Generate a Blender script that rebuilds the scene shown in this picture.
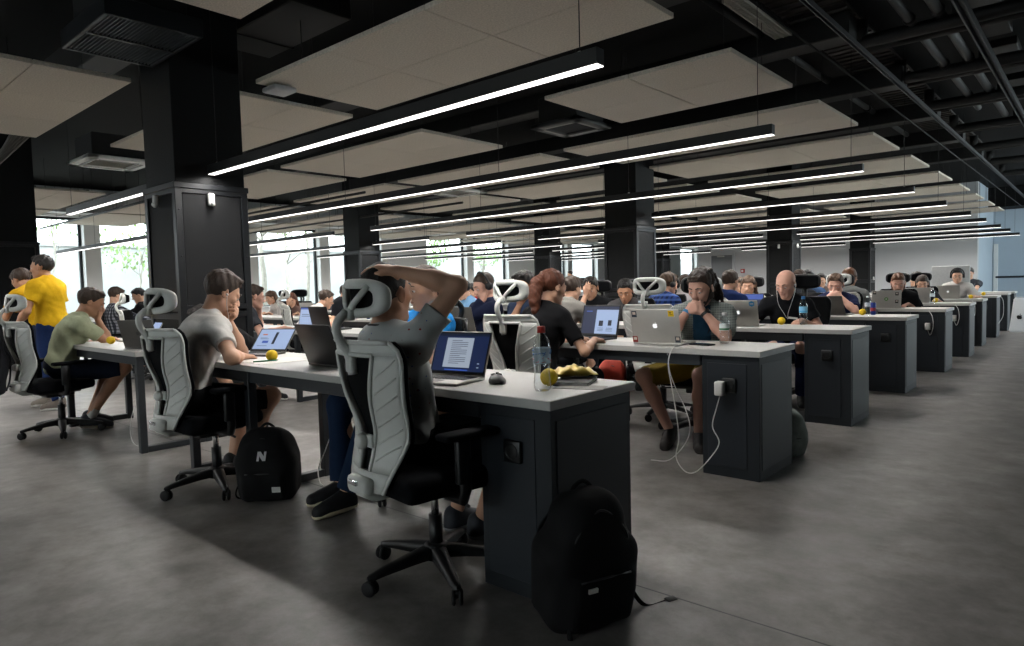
import bpy, bmesh, math, random
import numpy as np
from mathutils import Vector, Matrix, Euler

SC = bpy.context.scene
for _o in list(bpy.data.objects):
    bpy.data.objects.remove(_o)
COL = SC.collection
R = math.radians
rng = random.Random(7)

# ------------------------------------------------------------------ camera
cam = bpy.data.cameras.new('camera')
camo = bpy.data.objects.new('camera', cam)
COL.objects.link(camo)
YAW, PITCH, ROLL, CAMZ, FOC = 0.722582, -0.055059, -0.0264, 1.17, 674.0
fw = Vector((-math.sin(YAW) * math.cos(PITCH), math.cos(YAW) * math.cos(PITCH), math.sin(PITCH)))
rt = Vector((math.cos(YAW), math.sin(YAW), 0))
up = rt.cross(fw)
rt2 = rt * math.cos(ROLL) + up * math.sin(ROLL)
up2 = up * math.cos(ROLL) - rt * math.sin(ROLL)
mw = Matrix.Identity(4)
for i in range(3):
    mw[i][0], mw[i][1], mw[i][2] = rt2[i], up2[i], -fw[i]
mw[2][3] = CAMZ
camo.matrix_world = mw
cam.sensor_fit = 'HORIZONTAL'
cam.sensor_width = 36.0
cam.lens = FOC / 1024 * 36.0
cam.clip_start = 0.05
cam.clip_end = 300
SC.camera = camo

# ------------------------------------------------------------------ world, daylight, exposure
W = bpy.data.worlds.new('overcast_sky')
SC.world = W
W.use_nodes = True
nt = W.node_tree
bg = nt.nodes['Background']
tc = nt.nodes.new('ShaderNodeTexCoord')
sp = nt.nodes.new('ShaderNodeSeparateXYZ')
cr = nt.nodes.new('ShaderNodeValToRGB')
cr.color_ramp.elements[0].position = 0.0
cr.color_ramp.elements[0].color = (0.80, 0.84, 0.88, 1)
cr.color_ramp.elements[1].position = 0.6
cr.color_ramp.elements[1].color = (0.86, 0.92, 1.0, 1)
nt.links.new(tc.outputs['Generated'], sp.inputs[0])
nt.links.new(sp.outputs[2], cr.inputs[0])
nt.links.new(cr.outputs[0], bg.inputs[0])
SKY = 7.0
bg.inputs[1].default_value = SKY
LED = 2.6
LAMP_W = 15.5
SC.view_settings.view_transform = 'Standard'
SC.view_settings.look = 'None'
SC.view_settings.gamma = 1.0
SC.view_settings.exposure = 0.2
SC.view_settings.use_curve_mapping = False
SC.cycles.use_denoising = True
SC.cycles.max_bounces = 8
SC.cycles.diffuse_bounces = 4
SC.cycles.glossy_bounces = 3
SC.cycles.transmission_bounces = 6
SC.cycles.transparent_max_bounces = 12
SC.cycles.caustics_reflective = False
SC.cycles.caustics_refractive = False
SC.cycles.sample_clamp_indirect = 6.0


def portal(loc, rot, sx, sy):
    l = bpy.data.lights.new('window_portal', 'AREA')
    l.shape = 'RECTANGLE'
    l.size, l.size_y = sx, sy
    l.cycles.is_portal = True
    o = bpy.data.objects.new('window_portal', l)
    o.location = loc
    o.rotation_euler = rot
    COL.objects.link(o)


# ------------------------------------------------------------------ materials
def lin(c):
    if isinstance(c, str):
        c = tuple(int(c[i:i + 2], 16) / 255 for i in (0, 2, 4))
    return tuple(x / 12.92 if x <= 0.04045 else ((x + 0.055) / 1.055) ** 2.4 for x in c)


MATS = {}


def mat(name, col, rough=0.5, metal=0.0, vary=0.08, scale=30.0, bump=0.0, bscale=200.0, emit=None, estr=0.0, stretch=None, trans=0.0, alpha=1.0, spec=0.5, col2=None):
    """A principled material whose colour wanders a little with procedural noise."""
    if name in MATS:
        return MATS[name]
    m = bpy.data.materials.new(name)
    m.use_nodes = True
    t = m.node_tree
    b = t.nodes['Principled BSDF']
    c = lin(col)
    b.inputs['Roughness'].default_value = rough
    b.inputs['Metallic'].default_value = metal
    b.inputs['Specular IOR Level'].default_value = spec
    if trans:
        b.inputs['Transmission Weight'].default_value = trans
    if alpha < 1:
        b.inputs['Alpha'].default_value = alpha
    co = t.nodes.new('ShaderNodeTexCoord')
    mp = t.nodes.new('ShaderNodeMapping')
    if stretch:
        mp.inputs['Scale'].default_value = stretch
    t.links.new(co.outputs['Object'], mp.inputs[0])
    n = t.nodes.new('ShaderNodeTexNoise')
    n.inputs['Scale'].default_value = scale
    n.inputs['Detail'].default_value = 4
    t.links.new(mp.outputs[0], n.inputs['Vector'])
    mx = t.nodes.new('ShaderNodeMix')
    mx.data_type = 'RGBA'
    c2 = lin(col2) if col2 else tuple(min(1, x * (1 + vary * 2)) for x in c)
    c1 = c if col2 else tuple(x * (1 - vary * 2) for x in c)
    mx.inputs[6].default_value = (*c1, 1)
    mx.inputs[7].default_value = (*c2, 1)
    t.links.new(n.outputs['Fac'], mx.inputs[0])
    t.links.new(mx.outputs[2], b.inputs['Base Color'])
    if bump:
        n2 = t.nodes.new('ShaderNodeTexNoise')
        n2.inputs['Scale'].default_value = bscale
        n2.inputs['Detail'].default_value = 3
        t.links.new(mp.outputs[0], n2.inputs['Vector'])
        bp = t.nodes.new('ShaderNodeBump')
        bp.inputs['Strength'].default_value = bump
        bp.inputs['Distance'].default_value = 0.01
        t.links.new(n2.outputs['Fac'], bp.inputs['Height'])
        t.links.new(bp.outputs[0], b.inputs['Normal'])
    if emit:
        b.inputs['Emission Color'].default_value = (*lin(emit), 1)
        b.inputs['Emission Strength'].default_value = estr
    MATS[name] = m
    return m


def pattern_mat(name, kind, base, a, b=None, scale=30.0):
    """Woven patterns: plaid, stripes, printed marks, floral."""
    if name in MATS:
        return MATS[name]
    m = bpy.data.materials.new(name)
    m.use_nodes = True
    t = m.node_tree
    bs = t.nodes['Principled BSDF']
    bs.inputs['Roughness'].default_value = 0.9
    bs.inputs['Specular IOR Level'].default_value = 0.2
    co = t.nodes.new('ShaderNodeTexCoord')
    out = None

    def mix(fac, c1, c2):
        mx = t.nodes.new('ShaderNodeMix')
        mx.data_type = 'RGBA'
        t.links.new(fac, mx.inputs[0])
        for k, c in ((6, c1), (7, c2)):
            if isinstance(c, (str, tuple)):
                mx.inputs[k].default_value = (*lin(c), 1)
            else:
                t.links.new(c, mx.inputs[k])
        return mx.outputs[2]

    def math_(op, x, y):
        q = t.nodes.new('ShaderNodeMath')
        q.operation = op
        t.links.new(x, q.inputs[0])
        if isinstance(y, (int, float)):
            q.inputs[1].default_value = y
        else:
            t.links.new(y, q.inputs[1])
        return q.outputs[0]
    if kind in ('plaid', 'stripes'):
        s = t.nodes.new('ShaderNodeSeparateXYZ')
        t.links.new(co.outputs['Object'], s.inputs[0])
        bands = []
        for ax in ((0, 2) if kind == 'plaid' else (0,)):
            q = math_('SINE', math_('MULTIPLY', s.outputs[ax], scale * 6.28), 0)
            bands.append(math_('GREATER_THAN', q, 0.1))
        o = mix(bands[0], base, a)
        if kind == 'plaid':
            o = mix(math_('MULTIPLY', bands[1], 0.55), o, b or a)
        out = o
    else:
        v = t.nodes.new('ShaderNodeTexVoronoi')
        v.inputs['Scale'].default_value = scale
        t.links.new(co.outputs['Object'], v.inputs['Vector'])
        f = math_('LESS_THAN', v.outputs['Distance'], 0.16 if kind == 'printed' else 0.3)
        s = t.nodes.new('ShaderNodeSeparateColor')
        t.links.new(v.outputs['Color'], s.inputs[0])
        f = math_('MULTIPLY', f, math_('GREATER_THAN', s.outputs[1], 0.45))
        g = math_('GREATER_THAN', s.outputs[0], 0.5)
        out = mix(f, base, mix(g, a, b or a))
    t.links.new(out, bs.inputs['Base Color'])
    MATS[name] = m
    return m


M_WHITE_PL = mat('chair_white_plastic', 'cccdc8', 0.45, vary=0.03)
M_GREY_PL = mat('chair_grey_plastic', '8e928f', 0.45, vary=0.03)
M_BLACK_PL = mat('black_plastic', '101113', 0.45, vary=0.1)
M_MESH = mat('black_mesh_fabric', '0c0d0f', 0.85, vary=0.3, scale=400, bump=0.3, bscale=900, spec=0.1)
M_SEAT = mat('black_seat_fabric', '0e0f12', 0.95, vary=0.2, scale=300, bump=0.3, bscale=600, spec=0.1)
M_CHROME = mat('chrome', 'c8c8c8', 0.15, 1.0, vary=0.02)
M_DESK = mat('anthracite_board', '1b2025', 0.55, vary=0.12, scale=300, spec=0.35)
M_DESKPANEL = mat('anthracite_door', '1e2329', 0.5, vary=0.12, scale=300, spec=0.35)
M_STEEL = mat('dark_painted_steel', '262a2e', 0.45, vary=0.08)
M_TOP = mat('white_laminate', 'b3b2ae', 0.38, vary=0.03, scale=8)
M_TOPEDGE = mat('laminate_edge', '9b9b98', 0.5, vary=0.04)
M_ALU = mat('aluminium', 'b6b3ad', 0.4, 0.35, vary=0.03)
M_DARKALU = mat('dark_aluminium', '5a5753', 0.4, 0.45, vary=0.04)
M_LAPBLACK = mat('black_laptop_plastic', '131314', 0.45, vary=0.1)
M_KEYS = mat('black_keys', '0b0b0c', 0.6)
M_PAPER = mat('white_paper', 'd2d0cb', 0.8, vary=0.03)
M_YELLOW = mat('yellow_foam', 'dcb70c', 0.7, vary=0.06)
M_CABLE = mat('white_cable', 'cfcfcc', 0.5, vary=0.02)
M_COLUMN = mat('black_cladding', '070809', 0.6, vary=0.25, scale=90, bump=0.15, bscale=60, spec=0.2)
M_COLPANEL = mat('black_mesh_cladding', '0e0f11', 0.65, vary=0.35, scale=160, bump=0.5, bscale=220, spec=0.25)
M_COLRAIL = mat('black_steel_rail', '141619', 0.4, 0.3, vary=0.1)
M_DUCT = mat('dark_grey_duct', '0c0c0c', 0.6, vary=0.2, scale=6)
M_DUCTL = mat('mid_grey_duct', '1d1b19', 0.6, vary=0.12, scale=6)
M_BLACKCEIL = mat('black_ceiling_paint', '060606', 0.8, vary=0.3, scale=5, spec=0.2)
M_RUBBER = mat('black_rubber', '08080a', 0.75)
M_LIGHTBODY = mat('black_lamp_profile', '0c0d0e', 0.5, vary=0.1)
M_WIRE = mat('steel_wire', '2a2a2a', 0.5, 0.5)


def sheer_mat(name, tint, power, extra=0.0):
    """Thin clear sheet: see-through, glossier towards grazing view."""
    m = bpy.data.materials.new(name)
    m.use_nodes = True
    t = m.node_tree
    t.nodes.remove(t.nodes['Principled BSDF'])
    tr = t.nodes.new('ShaderNodeBsdfTransparent')
    tr.inputs[0].default_value = (*tint, 1)
    gl = t.nodes.new('ShaderNodeBsdfGlossy')
    gl.inputs['Roughness'].default_value = 0.05
    lw = t.nodes.new('ShaderNodeLayerWeight')
    fr = t.nodes.new('ShaderNodeMath')
    fr.operation = 'POWER'
    fr.inputs[1].default_value = power
    ad = t.nodes.new('ShaderNodeMath')
    ad.operation = 'ADD'
    ad.use_clamp = True
    ad.inputs[1].default_value = extra
    t.links.new(lw.outputs['Facing'], fr.inputs[0])
    t.links.new(fr.outputs[0], ad.inputs[0])
    mx = t.nodes.new('ShaderNodeMixShader')
    t.links.new(ad.outputs[0], mx.inputs[0])
    t.links.new(tr.outputs[0], mx.inputs[1])
    t.links.new(gl.outputs[0], mx.inputs[2])
    t.links.new(mx.outputs[0], t.nodes['Material Output'].inputs[0])
    return m


M_CLEAR = sheer_mat('clear_plastic', (0.93, 0.96, 0.97), 2.5, 0.07)


def emit_mat(name, col, strength):
    if name in MATS:
        return MATS[name]
    return mat(name, '101010', 0.5, vary=0.0, emit=col, estr=strength)


M_LED = emit_mat('led_diffuser', 'fffaf5', LED)


def skin_mat(name, col):
    m = mat(name, col, 0.55, vary=0.06, scale=14, spec=0.35, bump=0.05, bscale=90)
    m.node_tree.nodes['Principled BSDF'].inputs['Subsurface Weight'].default_value = 0.0
    return m


def cloth(name, col, vary=0.08):
    return mat(name, col, 0.92, vary=vary, scale=40, bump=0.12, bscale=60, spec=0.15)


def hair_mat(name, col):
    return mat(name, col, 0.55, vary=0.35, scale=45, bump=0.5, bscale=120, stretch=(3, 3, 0.6), spec=0.4)


# ------------------------------------------------------------------ object helpers
def tag(o, label=None, cat=None, group=None, kind=None):
    for k, v in (('label', label), ('category', cat), ('group', group), ('kind', kind)):
        if v:
            o[k] = v
    return o


def link(name, data, parent=None, loc=(0, 0, 0), rot=(0, 0, 0)):
    o = bpy.data.objects.new(name, data)
    COL.objects.link(o)
    o.location = loc
    o.rotation_euler = rot
    if parent:
        o.parent = parent
    return o


def thing(name, label, cat, loc=(0, 0, 0), rz=0.0, group=None):
    o = link(name, None, None, loc, (0, 0, rz))
    o.empty_display_size = 0.1
    return tag(o, label, cat, group)


def dup(root, loc, rz, label, group=None, cat=None):
    """A copy of a thing with copies of its parts and sub-parts."""
    def rec(o, parent):
        c = o.copy()
        COL.objects.link(c)
        if parent:
            c.parent = parent
        for ch in o.children:
            rec(ch, c)
        return c
    r = rec(root, None)
    r.location = loc
    r.rotation_euler = (0, 0, rz)
    r['label'] = label
    if group:
        r['group'] = group
    elif 'group' in r:
        del r['group']
    return r


def repaint(root, table):
    for o in [root] + list(root.children_recursive):
        if o.type == 'MESH':
            for s in o.material_slots:
                if s.material and s.material.name in table:
                    mm = table[s.material.name]
                    s.link = 'OBJECT'
                    s.material = mm


class MB:
    """Collects rounded boxes, tubes, lathes and prisms into one mesh."""

    def __init__(self):
        self.bm = bmesh.new()
        self.mi = 0
        self.smooth = True

    def _merge(self, b, M=None):
        if M is not None:
            bmesh.ops.transform(b, matrix=M, verts=b.verts)
        for f in b.faces:
            f.material_index = self.mi
            f.smooth = self.smooth
        me = bpy.data.meshes.new('tmp')
        b.to_mesh(me)
        b.free()
        self.bm.from_mesh(me)
        bpy.data.meshes.remove(me)
        return self

    def box(self, c, s, bev=0.0, rot=None, seg=2):
        b = bmesh.new()
        bmesh.ops.create_cube(b, size=1.0)
        bmesh.ops.scale(b, vec=s, verts=b.verts)
        if bev > 0:
            bmesh.ops.bevel(b, geom=list(b.edges), offset=min(bev, min(s) * 0.49), segments=seg, affect='EDGES', profile=0.5)
        M = Matrix.Translation(c)
        if rot is not None:
            M = M @ Euler(rot).to_matrix().to_4x4()
        sm = self.smooth
        self.smooth = bev > 0 and seg > 1
        self._merge(b, M)
        self.smooth = sm
        return self

    def tube(self, pts, r, n=10, cap=True, flat=None):
        pts = [Vector(p) for p in pts]
        rs = r if isinstance(r, (list, tuple)) else [r] * len(pts)
        b = bmesh.new()
        rings = []
        prev = None
        for i, p in enumerate(pts):
            d = (pts[min(i + 1, len(pts) - 1)] - pts[max(i - 1, 0)])
            d.normalize()
            if prev is None:
                a = d.orthogonal().normalized()
                if abs(d.z) < 0.9:
                    a = (Vector((0, 0, 1)) - d * d.z).normalized()
            else:
                a = (prev - d * prev.dot(d)).normalized()
            prev = a
            e = d.cross(a)
            fl = flat or 1.0
            rings.append([b.verts.new(p + (a * math.cos(2 * math.pi * k / n) * fl + e * math.sin(2 * math.pi * k / n)) * rs[i]) for k in range(n)])
        for i in range(len(rings) - 1):
            for k in range(n):
                b.faces.new((rings[i][k], rings[i][(k + 1) % n], rings[i + 1][(k + 1) % n], rings[i + 1][k]))
        if cap:
            b.faces.new(rings[0][::-1])
            b.faces.new(rings[-1])
        bmesh.ops.recalc_face_normals(b, faces=b.faces)
        return self._merge(b)

    def lathe(self, prof, n=24, M=None):
        b = bmesh.new()
        rings = []
        for r, z in prof:
            if r < 1e-5:
                rings.append([b.verts.new((0, 0, z))])
            else:
                rings.append([b.verts.new((r * math.cos(2 * math.pi * k / n), r * math.sin(2 * math.pi * k / n), z)) for k in range(n)])
        for i in range(len(rings) - 1):
            A, B = rings[i], rings[i + 1]
            for k in range(n):
                q = (k + 1) % n
                if len(A) == 1 and len(B) == 1:
                    continue
                if len(A) == 1:
                    b.faces.new((A[0], B[q], B[k]))
                elif len(B) == 1:
                    b.faces.new((A[k], A[q], B[0]))
                else:
                    b.faces.new((A[k], A[q], B[q], B[k]))
        bmesh.ops.recalc_face_normals(b, faces=b.faces)
        return self._merge(b, M)

    def prism(self, outline, h, M=None, bev=0.0):
        """outline in the local xy plane, extruded +z by h."""
        b = bmesh.new()
        vs = [b.verts.new((x, y, 0)) for x, y in outline]
        f = b.faces.new(vs)
        r = bmesh.ops.extrude_face_region(b, geom=[f])
        nv = [g for g in r['geom'] if isinstance(g, bmesh.types.BMVert)]
        bmesh.ops.translate(b, vec=(0, 0, h), verts=nv)
        bmesh.ops.recalc_face_normals(b, faces=b.faces)
        if bev:
            ed = [e for e in b.edges if abs(e.verts[0].co.z - e.verts[1].co.z) < 1e-6]
            bmesh.ops.bevel(b, geom=ed, offset=bev, segments=1, affect='EDGES')
        bmesh.ops.triangulate(b, faces=[f for f in b.faces if len(f.verts) > 4])
        sm = self.smooth
        self.smooth = False
        self._merge(b, M)
        self.smooth = sm
        return self

    def grid(self, rows, thick=0.0):
        """rows: list of lists of points; optional thickness along normals."""
        nr, nc = len(rows), len(rows[0])
        P = np.array(rows, float)
        b = bmesh.new()
        top = [[b.verts.new(P[i, j]) for j in range(nc)] for i in range(nr)]
        for i in range(nr - 1):
            for j in range(nc - 1):
                b.faces.new((top[i][j], top[i][j + 1], top[i + 1][j + 1], top[i + 1][j]))
        if thick:
            du = np.gradient(P, axis=1)
            dv = np.gradient(P, axis=0)
            N = np.cross(du, dv)
            N /= np.linalg.norm(N, axis=2, keepdims=True) + 1e-9
            Q = P - N * thick
            bot = [[b.verts.new(Q[i, j]) for j in range(nc)] for i in range(nr)]
            for i in range(nr - 1):
                for j in range(nc - 1):
                    b.faces.new((bot[i][j], bot[i + 1][j], bot[i + 1][j + 1], bot[i][j + 1]))
            ring = [(i, 0) for i in range(nr)] + [(nr - 1, j) for j in range(1, nc)] + [(i, nc - 1) for i in range(nr - 2, -1, -1)] + [(0, j) for j in range(nc - 2, 0, -1)]
            for k in range(len(ring)):
                a, c = ring[k], ring[(k + 1) % len(ring)]
                b.faces.new((top[a[0]][a[1]], top[c[0]][c[1]], bot[c[0]][c[1]], bot[a[0]][a[1]]))
            bmesh.ops.recalc_face_normals(b, faces=b.faces)
        return self._merge(b)

    def ball(self, c, r, seg=16, scale=(1, 1, 1), M=None):
        b = bmesh.new()
        bmesh.ops.create_uvsphere(b, u_segments=seg, v_segments=max(6, seg * 2 // 3), radius=r)
        MM = Matrix.Translation(c) @ (M.to_4x4() if M is not None else Matrix.Identity(4)) @ Matrix.Diagonal((*scale, 1))
        return self._merge(b, MM)

    def build(self, name, mats, parent=None, loc=(0, 0, 0), rot=(0, 0, 0)):
        me = bpy.data.meshes.new(name)
        self.bm.to_mesh(me)
        self.bm.free()
        for m in (mats if isinstance(mats, (list, tuple)) else [mats]):
            me.materials.append(m)
        return link(name, me, parent, loc, rot)


def bez(p0, p1, p2, p3, n=10):
    p0, p1, p2, p3 = map(Vector, (p0, p1, p2, p3))
    out = []
    for i in range(n + 1):
        t = i / n
        out.append(p0 * (1 - t) ** 3 + p1 * 3 * t * (1 - t) ** 2 + p2 * 3 * t * t * (1 - t) + p3 * t ** 3)
    return out


def spline(pts, n=6):
    """Catmull-Rom through pts."""
    P = [Vector(p) for p in pts]
    P = [P[0] * 2 - P[1]] + P + [P[-1] * 2 - P[-2]]
    out = []
    for i in range(1, len(P) - 2):
        for k in range(n):
            t = k / n
            a, b, c, d = P[i - 1], P[i], P[i + 1], P[i + 2]
            out.append(0.5 * ((2 * b) + (c - a) * t + (2 * a - 5 * b + 4 * c - d) * t * t + (3 * b - a - 3 * c + d) * t ** 3))
    out.append(P[-2])
    return out

# ================================================================== the room
def floor_mat():
    m = bpy.data.materials.new('polished_concrete')
    m.use_nodes = True
    t = m.node_tree
    b = t.nodes['Principled BSDF']
    co = t.nodes.new('ShaderNodeTexCoord')
    n1 = t.nodes.new('ShaderNodeTexNoise')
    n1.inputs['Scale'].default_value = 1.3
    n1.inputs['Detail'].default_value = 9
    n1.inputs['Roughness'].default_value = 0.62
    n1.inputs['Distortion'].default_value = 0.6
    n2 = t.nodes.new('ShaderNodeTexNoise')
    n2.inputs['Scale'].default_value = 5
    n2.inputs['Detail'].default_value = 8
    n2.inputs['Roughness'].default_value = 0.7
    for n in (n1, n2):
        t.links.new(co.outputs['Object'], n.inputs['Vector'])
    r1 = t.nodes.new('ShaderNodeValToRGB')
    r1.color_ramp.elements[0].position = 0.3
    r1.color_ramp.elements[0].color = (*lin('625f5c'), 1)
    r1.color_ramp.elements[1].position = 0.72
    r1.color_ramp.elements[1].color = (*lin('979390'), 1)
    t.links.new(n1.outputs['Fac'], r1.inputs[0])
    mx = t.nodes.new('ShaderNodeMix')
    mx.data_type = 'RGBA'
    mx.blend_type = 'MULTIPLY'
    mx.inputs[0].default_value = 0.85
    r2 = t.nodes.new('ShaderNodeValToRGB')
    r2.color_ramp.elements[0].position = 0.35
    r2.color_ramp.elements[0].color = (0.45, 0.44, 0.42, 1)
    r2.color_ramp.elements[1].position = 0.65
    r2.color_ramp.elements[1].color = (1, 1, 1, 1)
    t.links.new(n2.outputs['Fac'], r2.inputs[0])
    t.links.new(r1.outputs[0], mx.inputs[6])
    t.links.new(r2.outputs[0], mx.inputs[7])
    # saw-cut joints running across and along the hall
    sp_ = t.nodes.new('ShaderNodeSeparateXYZ')
    t.links.new(co.outputs['Object'], sp_.inputs[0])

    def mth(op, a, v):
        q = t.nodes.new('ShaderNodeMath')
        q.operation = op
        t.links.new(a, q.inputs[0])
        q.inputs[1].default_value = v
        return q.outputs[0]
    fac = None
    for ax, off, per in ((1, 2.213, 7.55), (0, 1.1, 7.75)):
        d = mth('ABSOLUTE', mth('SUBTRACT', mth('FLOORED_MODULO', mth('SUBTRACT', sp_.outputs[ax], off - per / 2), per), per / 2), 0)
        g = mth('LESS_THAN', d, 0.004)
        if fac is None:
            fac = g
        else:
            q = t.nodes.new('ShaderNodeMath')
            q.operation = 'MAXIMUM'
            t.links.new(fac, q.inputs[0])
            t.links.new(g, q.inputs[1])
            fac = q.outputs[0]
    m3 = t.nodes.new('ShaderNodeMix')
    m3.data_type = 'RGBA'
    t.links.new(fac, m3.inputs[0])
    t.links.new(mx.outputs[2], m3.inputs[6])
    m3.inputs[7].default_value = (0.03, 0.03, 0.03, 1)
    t.links.new(m3.outputs[2], b.inputs['Base Color'])
    rr = t.nodes.new('ShaderNodeMapRange')
    rr.inputs[3].default_value = 0.3
    rr.inputs[4].default_value = 0.55
    t.links.new(n1.outputs['Fac'], rr.inputs[0])
    t.links.new(rr.outputs[0], b.inputs['Roughness'])
    b.inputs['Specular IOR Level'].default_value = 0.45
    bp = t.nodes.new('ShaderNodeBump')
    bp.inputs['Strength'].default_value = 0.08
    bp.inputs['Distance'].default_value = 0.01
    t.links.new(n2.outputs['Fac'], bp.inputs['Height'])
    t.links.new(bp.outputs[0], b.inputs['Normal'])
    return m


def structure(name, mb, mats, parent=None, loc=(0, 0, 0)):
    o = mb.build(name, mats, parent, loc)
    if not parent:
        o['kind'] = 'structure'
    return o


XL, XR, YN, YF, YF2, ZC = -21.5, 4.0, -8.0, 27.0, 44.5, 4.2
M_WALL = mat('grey_white_paint', 'dededc', 0.8, vary=0.02, scale=3)
M_WALLG = mat('light_grey_paint', 'b8b9bb', 0.8, vary=0.02, scale=2)
M_WALLB = mat('daylight_tinted_paint', 'a9b6c2', 0.7, vary=0.02, scale=2)  # blue cast of daylight put into the recess wall colour
M_DARKWALL = mat('dark_paint', '1a1b1c', 0.8, vary=0.1, scale=3)
M_FRAME = mat('anthracite_window_frame', '1c2227', 0.5, vary=0.06)
structure('floor', MB().box(((XL + XR) / 2, (YN + YF2) / 2, -0.1), (XR - XL + 1, YF2 - YN + 1, 0.2)), floor_mat())
structure('ceiling', MB().box(((XL + XR) / 2, (YN + YF2) / 2, ZC + 0.1), (XR - XL + 1, YF2 - YN + 1, 0.2)), M_BLACKCEIL)

# window wall on the left, openings in pairs between the columns
SILL, HEAD, WT = 0.65, 3.4, 0.45
openings = []
for k in range(-2, 6):
    c = 6.57 + 7.55 * k
    openings += [(c - 2.6, c - 0.2), (c + 0.2, c + 2.6)]
wl = MB()
y = YN
wl.box((XL - WT / 2, (YN + YF2) / 2, SILL / 2), (WT, YF2 - YN, SILL))
wl.box((XL - WT / 2, (YN + YF2) / 2, (HEAD + ZC) / 2), (WT, YF2 - YN, ZC - HEAD))
for a, b_ in openings:
    a, b_ = max(a, YN), min(b_, YF2)
    if a > y:
        wl.box((XL - WT / 2, (y + a) / 2, (SILL + HEAD) / 2), (WT, a - y, HEAD - SILL))
    y = b_
if y < YF2:
    wl.box((XL - WT / 2, (y + YF2) / 2, (SILL + HEAD) / 2), (WT, YF2 - y, HEAD - SILL))
structure('wall_left', wl, M_WALL)
structure('trim_1', MB().box((XL + 0.25, (YN + YF2) / 2, 3.72), (0.5, YF2 - YN, 0.5)), M_WALL)


M_GLASS = sheer_mat('window_glass', (0.93, 0.97, 0.96), 5.0)
for n, (a, b_) in enumerate(openings):
    if b_ < -1 or a > YF2:
        continue
    w = b_ - a
    f = MB()
    fw_ = 0.07
    X = XL - 0.3
    f.box((X, a + fw_ / 2, (SILL + HEAD) / 2), (0.09, fw_, HEAD - SILL), 0.005, seg=1)
    f.box((X, b_ - fw_ / 2, (SILL + HEAD) / 2), (0.09, fw_, HEAD - SILL), 0.005, seg=1)
    f.box((X, (a + b_) / 2, HEAD - fw_ / 2), (0.09, w, fw_), 0.005, seg=1)
    f.box((X, (a + b_) / 2, SILL + fw_ / 2), (0.09, w, fw_), 0.005, seg=1)
    wo = structure('window_%d' % (n + 1), f, M_FRAME)
    MB().box((X, (a + b_) / 2, (SILL + HEAD) / 2), (0.012, w - 2 * fw_, HEAD - SILL - 2 * fw_)).build('pane', M_GLASS, wo)
    MB().box((XL - 0.1, (a + b_) / 2, SILL + 0.015), (0.36, w, 0.03), 0.006, seg=1).build('window_sill', M_WALL, wo)
    portal((XL - WT - 0.05, (a + b_) / 2, (SILL + HEAD) / 2), (0, R(-90), 0), HEAD - SILL, w)

# far walls and the recess on the right
structure('wall_far', MB().box((-8.15, YF + 0.15, ZC / 2), (9.9, 0.3, ZC)), M_WALLG)
structure('wall_return', MB().box((-13.1 - 0.0, (YF + 0.3 + YF2) / 2, ZC / 2), (0.3, YF2 - YF - 0.3, ZC)), M_WALL)
structure('wall_back', MB().box(((XL - 13) / 2, YF2 + 0.15, ZC / 2), (-13 - XL, 0.3, ZC)), M_WALL)
structure('wall_recess', MB().box((0.45, 31.15, ZC / 2), (7.3, 0.3, ZC)), M_WALLB)
structure('wall_recess_side', MB().box((-3.35, 29.15, ZC / 2), (0.3, 3.7, ZC)), M_WALLB)
structure('trim_2', MB().box((0.45, 30.96, 1.02), (7.1, 0.06, 0.07), 0.01, seg=1), M_FRAME)
structure('trim_3', MB().box((-3.42 + 0.32, 30.97, 1.25), (0.14, 0.05, 2.0), 0.01, seg=1), M_WALL)
structure('trim_4', MB().box((0.3, 30.2, 3.85), (7.0, 1.4, 0.7)), M_BLACKCEIL)
wn = MB()
wn.box(((XL + XR) / 2, YN - 0.15, 0.75), (XR - XL, 0.3, 1.5))
wn.box(((XL + XR) / 2, YN - 0.15, 3.55), (XR - XL, 0.3, 1.3))
ADDED_NEARWIN = [(-9.6, -6.4), (-5.6, -2.4), (-1.6, 1.6)]  # unseen windows, added to light the foreground from behind the camera
xa = XL
for a, b_ in ADDED_NEARWIN + [(XR, XR)]:
    wn.box(((xa + a) / 2, YN - 0.15, 2.2), (a - xa, 0.3, 1.4))
    xa = b_
structure('wall_near', wn, M_DARKWALL)
for n, (a, b_) in enumerate(ADDED_NEARWIN):
    f = MB()
    for xx in (a + 0.035, (a + b_) / 2, b_ - 0.035):
        f.box((xx, YN - 0.2, 2.2), (0.07, 0.08, 1.4), 0.004, seg=1)
    for zz in (1.535, 2.865):
        f.box(((a + b_) / 2, YN - 0.2, zz), (b_ - a, 0.08, 0.07), 0.004, seg=1)
    wo = structure('window_%d' % (n + 30), f, M_FRAME)
    MB().box(((a + b_) / 2, YN - 0.2, 2.2), (b_ - a - 0.1, 0.012, 1.3)).build('pane', M_GLASS, wo)
    portal(((a + b_) / 2, YN - 0.4, 2.2), (R(-90), 0, 0), b_ - a, 1.4)
wr = MB()
wr.box((XR + 0.15, (YN + 13.5) / 2, ZC / 2), (0.3, 13.5 - YN, ZC))
wr.box((XR + 0.15, 22.25, 0.35), (0.3, 17.5, 0.7))
wr.box((XR + 0.15, 22.25, 3.85), (0.3, 17.5, 0.7))
structure('wall_right', wr, M_DARKWALL)
wf = MB()
for yy in (13.55, 17.0, 20.5, 24.0, 27.5, 30.95):
    wf.box((XR + 0.2, yy, 2.1), (0.08, 0.08, 2.8), 0.004, seg=1)
for zz in (0.74, 3.46):
    wf.box((XR + 0.2, 22.25, zz), (0.08, 17.5, 0.08), 0.004, seg=1)
wo = structure('window_20', wf, M_FRAME)  # unseen window band, put in for bluish daylight at the far end
MB().box((XR + 0.2, 22.25, 2.1), (0.012, 17.3, 2.66)).build('pane', M_GLASS, wo)
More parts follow.
